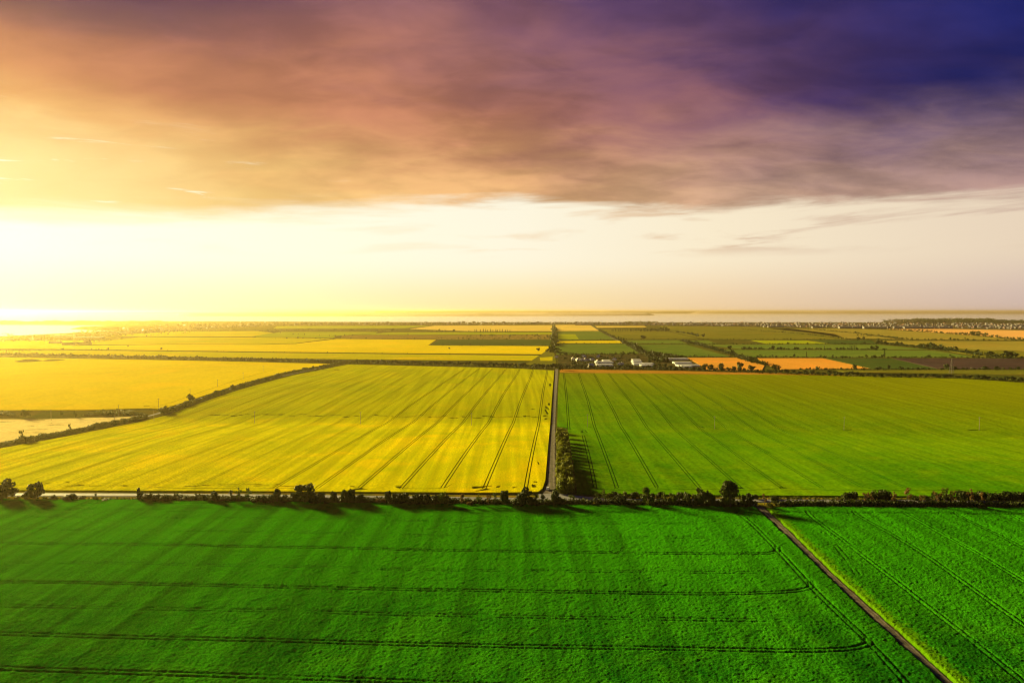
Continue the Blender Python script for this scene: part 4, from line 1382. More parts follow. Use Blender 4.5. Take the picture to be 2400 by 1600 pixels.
ROWL = [(-40, 832), (0, 834), (300, 841), (600, 848), (745, 851.5), (1000, 856), (1200, 861), (1296, 865)]
farrow = []
x = -20.0
while x < 800:
    py = float(np.interp(x, [p[0] for p in ROWL], [p[1] for p in ROWL])) + q.uniform(-1.0, 0.4)
    a_, b_ = G(x, py - 1.5)
    farrow.append((a_, b_, q.uniform(6, 9), q.uniform(8, 11)))
    x += q.uniform(6.5, 10)
x = 806.0
while x < 1296:
    py = float(np.interp(x, [p[0] for p in ROWL], [p[1] for p in ROWL])) + q.uniform(-1.0, 0.4)
    small_tree(x, py - 1.5, q.uniform(5.8, 9.0), q.uniform(8, 11), 'leaf', 'dark tree of the long row behind the yellow field', 'trees of the long row behind the yellow fields')
    x += q.uniform(7.5, 11.5)
small_tree(1314, 868, 12.5, 12, 'leaf', 'round dark tree at the far end of the dirt track', 'trees where the tracks meet')
small_tree(1300, 862, 9.5, 11, 'leaf', 'bushy tree just beyond the far end of the dirt track', 'trees where the tracks meet')
ROWR = [(1320, 863.5), (1450, 865), (1600, 868), (1800, 874.5), (2000, 882), (2200, 886), (2300, 889), (2400, 896), (2440, 900)]
x = 1330.0
while x < 2440:
    py = float(np.interp(x, [p[0] for p in ROWR], [p[1] for p in ROWR])) - q.uniform(0.6, 2.2)
    small_tree(x, py, q.uniform(4.6, 7.6), q.uniform(8, 11.5), 'leaf', 'dark tree of the long row behind the green field', 'trees of the long row behind the green field')
    x += q.uniform(11, 16)
for px, py, h, wd, lb in ((1665, 866, 10, 12, 'bushy tree at the corner of the orange field'), (1690, 868, 14, 11, 'tall twin-topped tree before the orange field'), (1735, 869, 16, 12, 'tallest pointed tree before the orange field'),
                          (1720, 868, 8, 8, 'small tree left of the tallest pointed one'), (1762, 869, 10, 14, 'wide bushy tree between the orange fields'), (1820, 868, 11, 16, 'rust tinted bushy tree before the orange field'),
                          (2003, 866, 10, 8, 'lone tree at the tip of the orange field'), (2083, 866, 9, 6, 'lone slim tree before the dark green field'), (2063, 866, 6, 5, 'tiny tree left of the lone slim tree'), (2218, 866, 11, 10, 'tree just left of the pylon'),
                          (2310, 867, 8, 8, 'faint tree right of the pylon'), (2335, 867, 8, 7, 'second faint tree right of the pylon')):
    small_tree(px, py, h, wd, 'leaf', lb, 'trees near the orange and ploughed fields')

# ---- village trees
q = random.Random(33)
GH = [(1397, 1438, 853.0), (1414, 1432, 849.0), (1399, 1438, 860.3), (1484, 1503, 847.3), (1484, 1505, 851.5), (1486, 1513, 857.3), (1508, 1534, 856.6), (1504, 1532, 860.6), (1564, 1614, 844.4), (1582, 1623, 853.6), (1590, 1642, 859.6), (1602, 1624, 862.3)]
HOUSE_V = [(1304, 838.5), (1343, 843.5), (1354, 846), (1359, 846.2), (1364, 846), (1371, 846), (1375, 845.8), (1368, 838.6), (1387, 846), (1402, 857), (1384, 861), (1400, 851), (1452, 857.5), (1457, 857.2), (1403, 838), (1440, 845)]
nv = 0
tries = 0
while nv < 30 and tries < 4000:
    tries += 1
    px = q.uniform(1320, 1665)
    py = q.uniform(833 if px < 1500 else 837, 864)
    if px > 1600 and py < 838 + (px - 1600) * 0.4: continue
    if any(a - 7 < px < b + 5 and c - 5 < py < c + 6.5 for a, b, c in GH): continue
    if any(abs(px - a) < 5 and -1 < py - b < 8 for a, b in HOUSE_V): continue
    small_tree(px, py, q.uniform(4.5, 8.5), q.uniform(6, 11), 'leaf', 'dark garden tree in the greenhouse village', 'garden trees of the village')
    nv += 1

# ---- everything past that: hedgerows of the plain as leafy masses
q = random.Random(55)


GH_BOX = []
for a_, b_, c_ in GH:
    p_, r_ = G(a_, c_), G(b_, c_)
    GH_BOX.append((p_[0] - 3, r_[0] + 3, p_[1] - 22, p_[1] + 26))


def hedge_items(pts, h0, h1, gap, spread=1.0, wf=1.5, dens=1.0):
    it = []
    line = resample(GP(pts), 10.0)
    tot = sum(math.hypot(b[0] - a[0], b[1] - a[1]) for a, b in zip(line[:-1], line[1:]))
    n = int(tot / gap)
    for i in range(n):
        if q.random() > dens: continue
        k = min(int(i / n * (len(line) - 1)), len(line) - 2)
        a, b = line[k], line[k + 1]
        t = q.random()
        h = q.uniform(h0, h1) * (1.6 if q.random() < 0.12 else 1)
        hx, hy = a[0] + (b[0] - a[0]) * t + q.uniform(-spread, spread), a[1] + (b[1] - a[1]) * t + q.uniform(-spread, spread)
        if any(g_[0] < hx < g_[1] and g_[2] < hy < g_[3] for g_ in GH_BOX): continue
        it.append((hx, hy, h, h * q.uniform(0.9, wf)))
    return it


HEDGES = [
    ('hedgerow_foliage', 'dark low hedge at the foot of the long left tree row', [(0, 834.5), (300, 841.5), (745, 852), (1000, 857), (1296, 866)], 2.5, 4.5, 4.5, 3.0, 1.0),
    ('hedgerow_foliage', 'dark low hedge at the foot of the long right tree row', [(1316, 864), (1600, 868.5), (1800, 875), (2000, 882.5), (2200, 886.5), (2300, 889.5), (2440, 900)], 2.5, 4.2, 3.2, 4.0, 1.0),
    ('hedgerow_foliage', 'thin hedge line in front of the broad golden field', [(0, 820.5), (300, 821.5), (600, 825.5), (900, 829), (1200, 832.3), (1294, 833)], 1.2, 2.6, 9, 2, 0.9),
    ('hedgerow_foliage', 'hedge dotted line at the edge of the dark green far field', [(1030, 810.5), (1120, 811), (1294, 811)], 3, 6, 14, 3, 0.8),
    ('hedgerow_foliage', 'hedge between scrubland and dark green far field', [(1030, 796.5), (1294, 796)], 3, 5, 9, 3, 0.9),
    ('scrub_foliage', 'scattered scrub bushes left of the far track', [(1040, 793), (1294, 793), (1294, 789), (1100, 789), (1180, 786.5), (1294, 787)], 3, 7, 9, 22, 0.7),
    ('hedgerow_foliage', 'far hazy hedge above the golden field', [(640, 794), (690, 793), (800, 794.5), (1000, 795)], 3, 7, 22, 4, 0.6),
    ('hedgerow_foliage', 'hazy tree rows among the far left fields', [(630, 778), (700, 774.5)], 7, 11, 10, 6, 1.0),
    ('hedgerow_foliage', 'hazy hedge across the far left plain', [(705, 774), (800, 773.5), (890, 777), (960, 774), (1040, 777), (1105, 778)], 5, 10, 14, 8, 0.9),
    ('hedgerow_foliage', 'hazy hedge above the pale green far field', [(600, 776), (700, 784), (790, 789), (830, 786), (1000, 785)], 4, 8, 26, 6, 0.5),
    ('hedgerow_foliage', 'hazy hedge right of the bay', [(200, 804), (330, 789), (450, 779), (600, 774), (660, 771)], 3, 6, 16, 5, 0.7),
    ('hedgerow_foliage', 'hazy tree group behind the long row', [(0, 827), (60, 823), (140, 821), (260, 820)], 2.5, 5.0, 10, 4, 0.7),
    ('hedgerow_foliage', 'trees along the far track', [(1299, 812), (1299, 800), (1299, 788), (1299, 776), (1300, 770)], 8, 14, 9, 5, 1.0),
    ('hedgerow_foliage', 'clump of trees beside the far track', [(1290, 826), (1297, 824), (1306, 828)], 8, 13, 5, 8, 1.0),
    ('hedgerow_foliage', 'trees along the village lane', [(1500, 828), (1480, 815), (1466, 806), (1448, 797), (1430, 788), (1405, 775)], 5, 9, 9, 4, 0.9),
    ('hedgerow_foliage', 'dark trees lining the lane behind the village', [(1508, 829), (1490, 818), (1475, 808)], 6, 11, 6, 5, 1.0),
    ('hedgerow_foliage', 'tree line behind the village', [(1310, 832.5), (1380, 832), (1440, 831), (1500, 831), (1540, 834), (1590, 837)], 4, 8, 5, 5, 1.0),
    ('hedgerow_foliage', 'dense dark trees at the back of the village', [(1512, 838), (1540, 834), (1560, 836), (1590, 840), (1560, 842), (1530, 843), (1545, 848), (1575, 850), (1530, 850)], 6, 11, 4.5, 10, 1.0),
    ('hedgerow_foliage', 'garden hedges of the village', [(1330, 838), (1390, 839), (1470, 840), (1330, 848), (1380, 850), (1470, 848), (1330, 856), (1390, 857), (1460, 855), (1550, 856), (1310, 862), (1400, 863), (1520, 864.5), (1660, 867)], 2.2, 4.5, 2.6, 16, 0.9),
    ('hedgerow_foliage', 'hedge line behind the thin yellow strip', [(1302, 798.3), (1380, 798), (1452, 797.8)], 2.5, 5, 9, 2, 0.9),
    ('hedgerow_foliage', 'hedge line in front of the thin yellow strip', [(1310, 805.5), (1400, 805.5), (1470, 806), (1600, 806.7)], 2.5, 5, 8, 2, 0.9),
    ('hedgerow_foliage', 'hedge across the plain behind the green fields', [(1450, 796.5), (1560, 796.5), (1680, 796.5), (1800, 797), (1990, 796.5), (2110, 797)], 3, 5.5, 7, 3, 0.95),
    ('hedgerow_foliage', 'hedge across the plain below the lime wedge', [(1610, 807), (1700, 807), (1800, 807), (1945, 807), (2060, 807)], 3, 6, 7, 3, 0.95),
    ('hedgerow_foliage', 'trees along the second village lane', [(1600, 800), (1640, 810), (1690, 824), (1730, 837), (1745, 845), (1790, 857)], 5, 9, 5, 6, 1.0),
    ('hedgerow_foliage', 'dark hedge with tall trees inside the long green fields', [(1738, 819.5), (1850, 819.5), (1960, 819.8), (2077, 820.5)], 4, 7, 5, 4, 1.0),
    ('hedgerow_foliage', 'dark hedge behind the orange and ploughed fields', [(1590, 837.5), (1760, 838.5), (2000, 839), (2200, 839.3), (2400, 839.7)], 3, 6, 4.5, 3, 1.0),
    ('hedgerow_foliage', 'dark hedge in front of the ploughed field', [(1870, 867), (2040, 867), (2200, 867), (2420, 867)], 3, 5.5, 3.6, 3, 1.0),
    ('hedgerow_foliage', 'big hedge with large trees crossing the right plain', [(2058, 806), (2120, 811), (2160, 816), (2210, 821), (2260, 827), (2300, 834), (2340, 838)], 6, 10, 5, 7, 1.0),
    ('hedgerow_foliage', 'large dark trees in the big right hedge', [(2150, 815), (2190, 817.5), (2210, 820.5), (2245, 822.5)], 11, 15, 9, 8, 1.0),
    ('hedgerow_foliage', 'dark trees at the end of the big right hedge', [(2330, 837.5), (2400, 838)], 7, 12, 7, 6, 1.0),
    ('hedgerow_foliage', 'hedge lines between yellow-green strips', [(1850, 768.5), (1920, 773), (1990, 780), (2060, 788), (2110, 795)], 4, 7, 12, 5, 0.95),
    ('hedgerow_foliage', 'hedge beside the peach field', [(1980, 768.5), (2080, 772), (2200, 780), (2290, 787), (2400, 797)], 5, 9, 12, 6, 0.9),
    ('hedgerow_foliage', 'hedge from the peach field across the right plain', [(2010, 786), (2060, 789), (2130, 796.5), (2260, 798), (2420, 799)], 4, 8, 9, 5, 0.95),
    ('hedgerow_foliage', 'hedge lines in the broad olive field', [(1740, 772), (1830, 779), (1900, 785), (1980, 795)], 4, 7, 15, 5, 0.85),
    ('hedgerow_foliage', 'second hedge in the broad olive field', [(1585, 778), (1620, 784), (1640, 790)], 6, 10, 11, 8, 0.9),
    ('hedgerow_foliage', 'far wood left of the broad olive field', [(1490, 775), (1560, 774.5), (1566, 776), (1500, 777)], 9, 15, 8, 10, 1.0),
    ('hedgerow_foliage', 'trees standing in the peach field', [(2240, 783.5), (2280, 785.5), (2325, 788)], 9, 15, 12, 10, 1.0),
]
scatter_stuff('distant_trees', farrow, M['leaf'], 'hazy part of the long tree row behind the golden field', 60, seed=59)
for i, (nm, lb, pts, h0, h1, gap, sp, dens) in enumerate(HEDGES):
    scatter_stuff(nm, hedge_items(pts, h0, h1, gap, sp, 1.5, dens), M['leaf'], lb, 20, seed=60 + i)

# a dark wooded headland, town greenery
wood = []
for i in range(900):
    px = q.uniform(2070, 2480)
    t = (px - 2070) / 330.0
    y = q.uniform(749.5 - 1.5 * min(t, 1), 757.5)
    if px > 2326 and 748.2 < y < 752.6: continue
    x_, y_ = G(px, y)
    h = q.uniform(14, 24) * min(1, 0.45 + t * 2)
    wood.append((x_, y_, h, h * 3.2))
scatter_stuff('headland_wood', wood, M['leaf'], 'dark wooded headland behind the town', 14, seed=120)
ridge('headland', GP([(2060, 757), (2150, 756.5), (2280, 756), (2480, 756)]), 12, 900, M['town'], 'low headland under the dark wood', 9, rough=0.2, z0=0.6, taper=0.12)
gr = []
for i in range(1500):
    px = q.uniform(1330, 2440)
    y0 = 756.0
    y1 = float(np.interp(px, [1330, 1540, 1850, 2060, 2240, 2440], [761, 763, 766.5, 770.5, 770, 773]))
    x_, y_ = G(px, q.uniform(y0, y1))
    h = q.uniform(4, 9)
    gr.append((x_, y_, h, h * q.uniform(1.4, 3)))
for i in range(120):
    x_, y_ = G(q.uniform(1465, 1540), q.uniform(756, 759))
    h = q.uniform(10, 18)
    gr.append((x_, y_, h, h * 1.3))
scatter_stuff('town_greenery', gr, M['leaf'], 'dark garden trees among the houses of the seaside town', 12, seed=121)
gr = []
for i in range(1300):
    px = q.uniform(170, 1330)
    y0 = float(np.interp(px, [170, 330, 420, 1330], [778, 768, 757, 756]))
    y1 = float(np.interp(px, [170, 330, 640, 1010, 1330], [795, 785, 764, 762, 760.5]))
    x_, y_ = G(px, q.uniform(y0, y1))
    h = q.uniform(5, 11)
    gr.append((x_, y_, h, h * q.uniform(1.2, 2.6)))
for i in range(160):
    x_, y_ = G(q.uniform(0, 260), q.uniform(786, 803) - q.uniform(0, 4))
    h = q.uniform(4, 8)
    gr.append((x_, y_, h, h * 1.8))
scatter_stuff('town_greenery', gr, M['leaf'], 'hazy garden trees among the houses of the left coast', 12, seed=122)

# poplars
for i, (px, py, h, lb) in enumerate([(1890, 838, 14, 'lone slim poplar at the hedge of the long green field'), (2073, 838, 19, 'tall lone poplar in the long green field'), (1932, 820, 12, 'slim poplar left of the group of five poplars'), (1977, 820, 10, 'low poplar by the hedge of the long green field')]):
    x, y = G(px, py)
    plant('poplar', x, y, h, h * 0.17, 'leaf', lb, 'lone poplars')
for px in (1992, 1995.5, 1999, 2002.5, 2006):
    x, y = G(px, 820.3)
    plant('poplar', x, y, q.uniform(12, 15), 2.4, 'leaf', 'one of the five poplars in a tight group in the hedge', 'five poplars in a group')
for i in range(15):
    x, y = G(1113 + i * 6.0 + q.uniform(-2, 2), 779)
    plant('poplar', x, y, q.uniform(14, 19), 4.5, 'leaf', 'poplar of the far row left of the far track', 'poplars of the far row')
for i in range(12):
    x, y = G(1434 + i * 5.2 + q.uniform(-2, 2), 776)
    plant('poplar', x, y, q.uniform(11, 16), 4.5, 'leaf', 'poplar of the far row beside the dark wood', 'poplars of the row by the wood')
for px, py, h, wd, lb in ((1507, 795, 17, 20, 'broad lone tree behind the thin green strip'), (1648, 791, 15, 15, 'broad lone tree in the broad olive field'), (2012, 797, 13, 14, 'wide flat topped tree at the yellow-green strip'), (2024, 797, 14, 10, 'tall tree at the corner of the yellow-green strip'),
                          (1710, 819, 12, 12, 'lone tree left of the long green field'), (1861, 836, 7, 6, 'small round tree in the long green field'), (1812, 819, 12, 10, 'rounded tree near the start of the poplar hedge'), (2044, 820, 12, 9, 'round tree near the end of the poplar hedge'), (2055, 820, 13, 11, 'larger round tree ending the poplar hedge'),
                          (2363, 838, 16, 18, 'big round tree at the end of the right plain hedge'), (2322, 833, 12, 13, 'pale rounded tree before the olive field'), (378, 819, 6, 6, 'tiny lone tree in the hazy golden field'), (1261, 823, 9, 11, 'small square-topped tree in the golden field by the far track'),
                          (1053, 818, 5, 6, 'tiny tree at the corner of the broad golden field'), (300, 812, 3.5, 6, 'tiny bush in the hazy golden field')):
    small_tree(px, py, h, wd, 'leaf', lb, 'lone trees of the plain')

# ------------------------------------------------------------------ greenhouses and houses of the village


def greenhouse(px0, px1, py, label, spans=3, sw=8.0):
    x0, y0 = G(px0, py)
    x1, _ = G(px1, py)
    L = x1 - x0
    wall, rise = 2.3, 1.0
    o = tag(add('greenhouse', None, ((x0 + x1) / 2, y0 + spans * sw / 2, 0.45), R(q.uniform(-2, 2))), label, 'greenhouse', 'greenhouses of the village')
    n = 8
    arc = [(sw / 2 * -math.cos(math.pi * i / n), wall + rise * math.sin(math.pi * i / n)) for i in range(n + 1)]
    b = MB()
    b.add([(-L / 2, a, c) for a, c in arc] + [(L / 2, a, c) for a, c in arc], [(i, i + 1, n + 2 + i, n + 1 + i) for i in range(n)])
    cm = b.mesh('cover', [M['poly']])
    e = MB()
    e.add([(0, -sw / 2, 0)] + [(0, a, c) for a, c in arc] + [(0, sw / 2, 0)], [tuple(range(n + 3))])
    em = e.mesh('end_wall', [M['poly']])
    rbm = MB()
    for i in range(n):
        a, c = arc[i], arc[i + 1]
        rbm.bar((0, a[0], a[1] + 0.03), (0, c[0], c[1] + 0.03), 0.06, 0.06, 4)
    rm = rbm.mesh('rib', [M['steel']])
    for k_ in range(spans):
        yc = (k_ - (spans - 1) / 2) * sw
        cv = add('cover', cm, (0, yc, 0), parent=o)
        for sgn in (-1, 1):
            add('end_wall', em, (sgn * (L / 2 - 0.02), yc, 0), parent=o)
        for i in range(int(L / 9) + 1):
            add('rib', rm, (-L / 2 + 0.3 + (L - 0.6) * i / int(L / 9), 0, 0), parent=cv)
    for sgn in (-1, 1):
        sd = MB()
        sd.box(-L / 2, L / 2, sgn * spans * sw / 2 - 0.05, sgn * spans * sw / 2 + 0.05, 0, wall + 0.02)
        add('side_wall', sd.mesh('side_wall', [M['poly']]), parent=o)
    d = MB()
    d.box(-L / 2 - 0.1, -L / 2 - 0.03, -1.2, 1.2, 0, 2.2)
    add('door', d.mesh('door', [M['dark']]), parent=o)
    return o


GL = ['lower greenhouse of the left pair in the village', 'short domed greenhouse behind the left pair', 'long greenhouse nearest the trees in the left group', 'rear greenhouse of the middle group', 'second greenhouse of the middle group',
      'wide white greenhouse in front of the middle group', 'white greenhouse at the end of the middle group', 'front greenhouse of the middle group by the trees', 'rear long greenhouse beside the orange field',
      'middle long greenhouse beside the orange field', 'longest front greenhouse beside the orange field', 'short greenhouse at the very front by the orange field']
for (a, b, c), lb in zip(GH, GL):
    greenhouse(a, b, c, lb)


def house_mesh(name, L, W, H, rh, roof, wall='white', parts=False):
    """gabled house: walls and roof in one small mesh, or as two part meshes"""
    a, b = MB(), MB()
    a.box(-L / 2, L / 2, -W / 2, W / 2, 0, H)
    a.add([(-L / 2, -W / 2, H), (-L / 2, W / 2, H), (-L / 2, 0, H + rh)], [(0, 2, 1)])
    a.add([(L / 2, -W / 2, H), (L / 2, W / 2, H), (L / 2, 0, H + rh)], [(0, 1, 2)])
    e = 0.4
    for s in (-1, 1):
        y0, y1 = s * (W / 2 + e), 0
        z0, z1 = H - rh * e / (W / 2), H + rh
        vv = [(-L / 2 - e, y0, z0 + .05), (L / 2 + e, y0, z0 + .05), (L / 2 + e, y1, z1 + .05), (-L / 2 - e, y1, z1 + .05)]
        vv += [(p[0], p[1], p[2] + 0.18) for p in vv]
        b.add(vv, [(0, 1, 2, 3), (7, 6, 5, 4), (0, 4, 5, 1), (1, 5, 6, 2), (2, 6, 7, 3), (3, 7, 4, 0)])
    if parts:
        return a.mesh('wall', [M[wall]]), b.mesh('roof', [M[roof]])
    a.add(b.v, b.f, 1)
    return a.mesh(name, [M[wall], M[roof]])


VL = ['small white house at the far left of the village', 'white gable house in the village gardens', 'first of a row of small white village houses', 'second of a row of small white village houses', 'third of a row of small white village houses', 'fourth of a row of small white village houses',
      'last of a row of small white village houses', 'white house at the back of the village', 'lone white gable house right of the house row', 'white house left of the long left greenhouse', 'small white house by the front tree row', 'white house left of the left greenhouse pair',
      'grey roofed house between greenhouse groups', 'low house between greenhouse groups', 'white house by the hedge behind the village', 'house in the gardens above the left greenhouses']
for i, ((px, py), lb) in enumerate(zip(HOUSE_V, VL)):
    x, y = G(px, py)
    wm, rm = house_mesh('house', q.uniform(7, 10), q.uniform(6, 8), q.uniform(2.8, 3.4), q.uniform(1.8, 2.6), ['roof_grey', 'white_bright', 'white_bright'][i % 3], 'white_bright', parts=True)
    o = tag(add('house', None, (x, y, 0.4), q.uniform(0.4, 2.4)), lb, 'house', 'houses of the greenhouse village')
    add('wall', wm, parent=o)
    rf = add('roof', rm, parent=o)
    dm = MB(); dm.box(3.0, 3.5, 0.3, 0.8, 3.0, 6.0)
    add('chimney', dm.mesh('chimney', [M['roof_red']]), parent=rf)
    wn = MB(); wn.box(-0.6, 0.6, -0.03, 0.03, 1.0, 2.2)
    wmesh = wn.mesh('window', [M['dark']])
    W_ = max(v.co.y for v in wm.vertices)
    for k in (-2, 1.6):
        add('window', wmesh, (k, -W_ - 0.02, 0), parent=o)
        add('window', wmesh, (k, W_ + 0.02, 0), parent=o)

# ------------------------------------------------------------------ seaside town: houses and sheds
HM = [house_mesh('house', 13, 10, 5, 3, rf) for rf in ('roof_grey', 'roof_red', 'roof_white', 'roof_white')] + [house_mesh('house', 22, 11, 9, 3.5, 'roof_white'), house_mesh('house', 18, 12, 7, 3.5, 'roof_grey')]
SHED = [house_mesh('warehouse', 60, 18, 6, 2.5, 'roof_white'), house_mesh('warehouse', 95, 22, 7, 2.5, 'roof_white')]
q = random.Random(90)
for i in range(205):
    px = q.uniform(1560, 2400)
    y1 = float(np.interp(px, [1560, 1850, 2060, 2240, 2400], [763, 766, 770, 769, 772]))
    py = y1 - abs(q.gauss(0, 0.4)) * (y1 - 756.5)
    if py < 756.5 or (px > 2130 and py < 759): continue
    x, y = G(px, py)
    o = add('house', HM[q.randrange(6)], (x, y, 0.6), q.uniform(0, 3.14), (1.0, 1.0, 0.9))
    tag(o, 'pale house of the seaside town right of the far track', 'house', 'houses of the seaside town')
for i in range(95):
    px = q.uniform(260, 1330)
    y0 = float(np.interp(px, [260, 330, 420, 1330], [772, 768, 757, 757]))
    y1 = float(np.interp(px, [260, 330, 640, 1010, 1330], [786, 782, 763, 761.5, 760]))
    x, y = G(px, q.uniform(y0, y1))
    o = add('house', HM[2 + q.randrange(4)], (x, y, 0.6), q.uniform(0, 3.14), (1.2, 1.2, 1.2))
    tag(o, 'hazy pale house of the coast left of the far track', 'house', 'houses of the hazy left coast')
# the smaller rest of the town is one mass
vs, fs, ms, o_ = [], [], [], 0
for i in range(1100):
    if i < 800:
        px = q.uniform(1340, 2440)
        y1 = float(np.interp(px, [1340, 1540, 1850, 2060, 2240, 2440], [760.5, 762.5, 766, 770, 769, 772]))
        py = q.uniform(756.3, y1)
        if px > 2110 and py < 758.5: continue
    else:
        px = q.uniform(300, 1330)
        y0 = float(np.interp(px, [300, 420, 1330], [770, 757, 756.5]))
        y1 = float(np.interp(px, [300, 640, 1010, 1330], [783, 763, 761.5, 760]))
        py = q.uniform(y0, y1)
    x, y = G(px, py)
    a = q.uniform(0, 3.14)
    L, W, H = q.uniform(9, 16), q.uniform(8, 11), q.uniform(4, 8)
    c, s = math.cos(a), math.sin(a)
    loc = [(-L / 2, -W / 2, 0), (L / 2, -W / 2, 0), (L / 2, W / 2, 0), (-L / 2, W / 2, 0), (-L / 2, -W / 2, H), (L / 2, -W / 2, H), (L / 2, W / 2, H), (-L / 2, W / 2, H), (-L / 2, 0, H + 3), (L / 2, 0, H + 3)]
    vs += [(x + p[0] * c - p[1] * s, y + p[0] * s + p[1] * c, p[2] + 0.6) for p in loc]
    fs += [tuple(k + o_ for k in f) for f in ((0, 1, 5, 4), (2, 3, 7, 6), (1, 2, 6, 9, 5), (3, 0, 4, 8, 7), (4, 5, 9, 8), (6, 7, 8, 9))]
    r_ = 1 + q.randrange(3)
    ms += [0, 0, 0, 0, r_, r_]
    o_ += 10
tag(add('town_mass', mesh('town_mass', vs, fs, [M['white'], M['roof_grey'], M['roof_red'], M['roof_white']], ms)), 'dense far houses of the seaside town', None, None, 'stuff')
for i, (px, py, sc) in enumerate([(1358, 762, 1), (1372, 762, 1), (1800, 766.5, 1), (1818, 767.2, 1), (1915, 768.5, 1.1), (1990, 769.5, 1.2), (2010, 769.6, 1.2), (2050, 770.2, 1.3), (2110, 770, 1.2), (2140, 770.2, 1.2), (2165, 770.2, 1.3), (2190, 770.3, 1.2), (2215, 770.5, 1.2), (2305, 766, 1.0), (2350, 766, 1.0), (2385, 766, 1.0)]):
    x, y = G(px, py)
    tag(add('warehouse', SHED[i % 2], (x, y, 0.6), q.uniform(-0.15, 0.15), (sc, sc, sc)), 'long white shed at the field edge of the seaside town', 'warehouse', 'white sheds of the seaside town')
for i, (px, py, sc) in enumerate([(22, 798.5, 0.5), (80, 798, 0.45), (68, 789.5, 0.5), (95, 788.5, 0.4), (132, 790, 0.7), (155, 789.6, 0.8), (195, 787, 0.7), (150, 794.5, 0.6), (180, 794, 0.8), (220, 794, 0.8), (130, 805, 0.6), (160, 809, 0.35), (205, 801.5, 0.35), (200, 808, 0.35), (178, 807, 0.3),
                                  (265, 782, 0.6), (285, 781.5, 0.7), (305, 780.5, 0.6), (322, 779, 0.6), (340, 777.5, 0.6), (385, 775, 0.6), (470, 769, 0.7), (540, 767, 0.7), (590, 766, 0.7), (1270, 759, 0.9)]):
    x, y = G(px, py)
    tag(add('warehouse', SHED[i % 2], (x, y, 0.6), q.uniform(-0.12, 0.12), (sc, sc, 0.8)), 'pale shed in the hazy village by the bay', 'warehouse', 'pale sheds by the hazy bay')

# ------------------------------------------------------------------ poles, pylon, car, marker posts


def utility_pole(px, py, label, h=12.5, arm=1.3, group='utility poles in the fields'):
    x, y = G(px, py)
    o = tag(add('utility_pole', None, (x, y, float(T(x, y))), R(q.uniform(-8, 8) + 4)), label, 'utility pole', group)
    b = MB(); b.bar((0, 0, -0.3), (0, 0, h), 0.20, 0.13, 7)
    add('pole', b.mesh('pole', [M['wood']]), parent=o)
    b = MB(); b.box(-arm, arm, -0.26, -0.14, h - 0.9, h - 0.72)
    ca = add('crossarm', b.mesh('crossarm', [M['wood']]), parent=o)
    b = MB(); b.bar((0, -0.2, h - 0.72), (0, -0.2, h - 0.4), 0.08, 0.05, 6)
    im = b.mesh('insulator', [M['white']])
    for k in (-arm * 0.9, 0.0, arm * 0.9):
        add('insulator', im, (k, 0, 0), parent=ca)
    return o


for px, py, lb in ((597, 994, 'utility pole in the yellow field nearest the hedge'), (845, 996, 'utility pole in the middle of the yellow field'), (1105, 999, 'utility pole in the yellow field nearest the track'),
                   (1377, 1002, 'utility pole in the green field behind the tree belt'), (1675, 1007, 'second utility pole in the green field from the belt'), (1978, 1009, 'third utility pole in the green field from the belt'),
                   (2295, 1010, 'farthest out utility pole in the green field'), (361, 988, 'utility pole at the gap in the hedge')):
    utility_pole(px, py, lb)
for px, py, lb in ((120, 986, 'utility pole at the edge of the pale field'), (268, 984, 'utility pole in front of the thicket'), (278, 974, 'short pole at the foot of the thicket'), (372, 957, 'utility pole behind the hedge gap'), (446, 933, 'utility pole behind the round hedge tree'),
                   (510, 908, 'fifth utility pole along the diagonal hedge'), (570, 890, 'sixth utility pole along the diagonal hedge'), (617, 872, 'farthest utility pole along the diagonal hedge'), (2245, 838, 'wooden pole at the hedge of the green field')):
    utility_pole(px, py, lb, 11.0, 1.2)

x, y = G(2230, 876)
py_o = tag(add('power_pylon', None, (x, y, float(T(x, y))), R(20)), 'dark lattice power pylon before the ploughed field', 'pylon')
Hh = 24.0
legs = [(-1, -1), (1, -1), (1, 1), (-1, 1)]
wz = lambda z: 2.3 * (1 - z / Hh) + 0.35
for a, b in legs:
    mb = MB(); mb.bar((a * wz(0), b * wz(0), -0.3), (a * wz(Hh), b * wz(Hh), Hh), 0.18, 0.12, 4)
    add('leg', mb.mesh('leg', [M['steel']]), parent=py_o)
mb = MB()
zz = [0, 4, 7.5, 10.5, 13.5, 16, 18.5, 21, 24]
for z0, z1 in zip(zz[:-1], zz[1:]):
    for i in range(4):
        a, b = legs[i], legs[(i + 1) % 4]
        mb.bar((a[0] * wz(z0), a[1] * wz(z0), z0), (b[0] * wz(z1), b[1] * wz(z1), z1), 0.09, 0.09, 4)
        mb.bar((b[0] * wz(z0), b[1] * wz(z0), z0), (a[0] * wz(z1), a[1] * wz(z1), z1), 0.09, 0.09, 4)
add('bracing', mb.mesh('bracing', [M['steel']]), parent=py_o)
for z, L in ((15.5, 4.6), (18.6, 6.0), (21.8, 4.2)):
    mb = MB()
    for s in (-1, 1):
        mb.bar((0, 0.3, z), (s * L, 0, z + 0.3), 0.13, 0.07, 4)
        mb.bar((0, -0.3, z), (s * L, 0, z + 0.3), 0.13, 0.07, 4)
        mb.bar((0, 0, z + 1.2), (s * L, 0, z + 0.3), 0.1, 0.07, 4)
    arm = add('crossarm', mb.mesh('crossarm', [M['steel']]), parent=py_o)
    ib = MB(); ib.bar((0, 0, -1.4), (0, 0, 0), 0.12, 0.12, 6)
    im = ib.mesh('insulator', [M['white']])
    for s in (-1, 1):
        add('insulator', im, (s * L * 0.95, 0, z + 0.25), parent=arm)

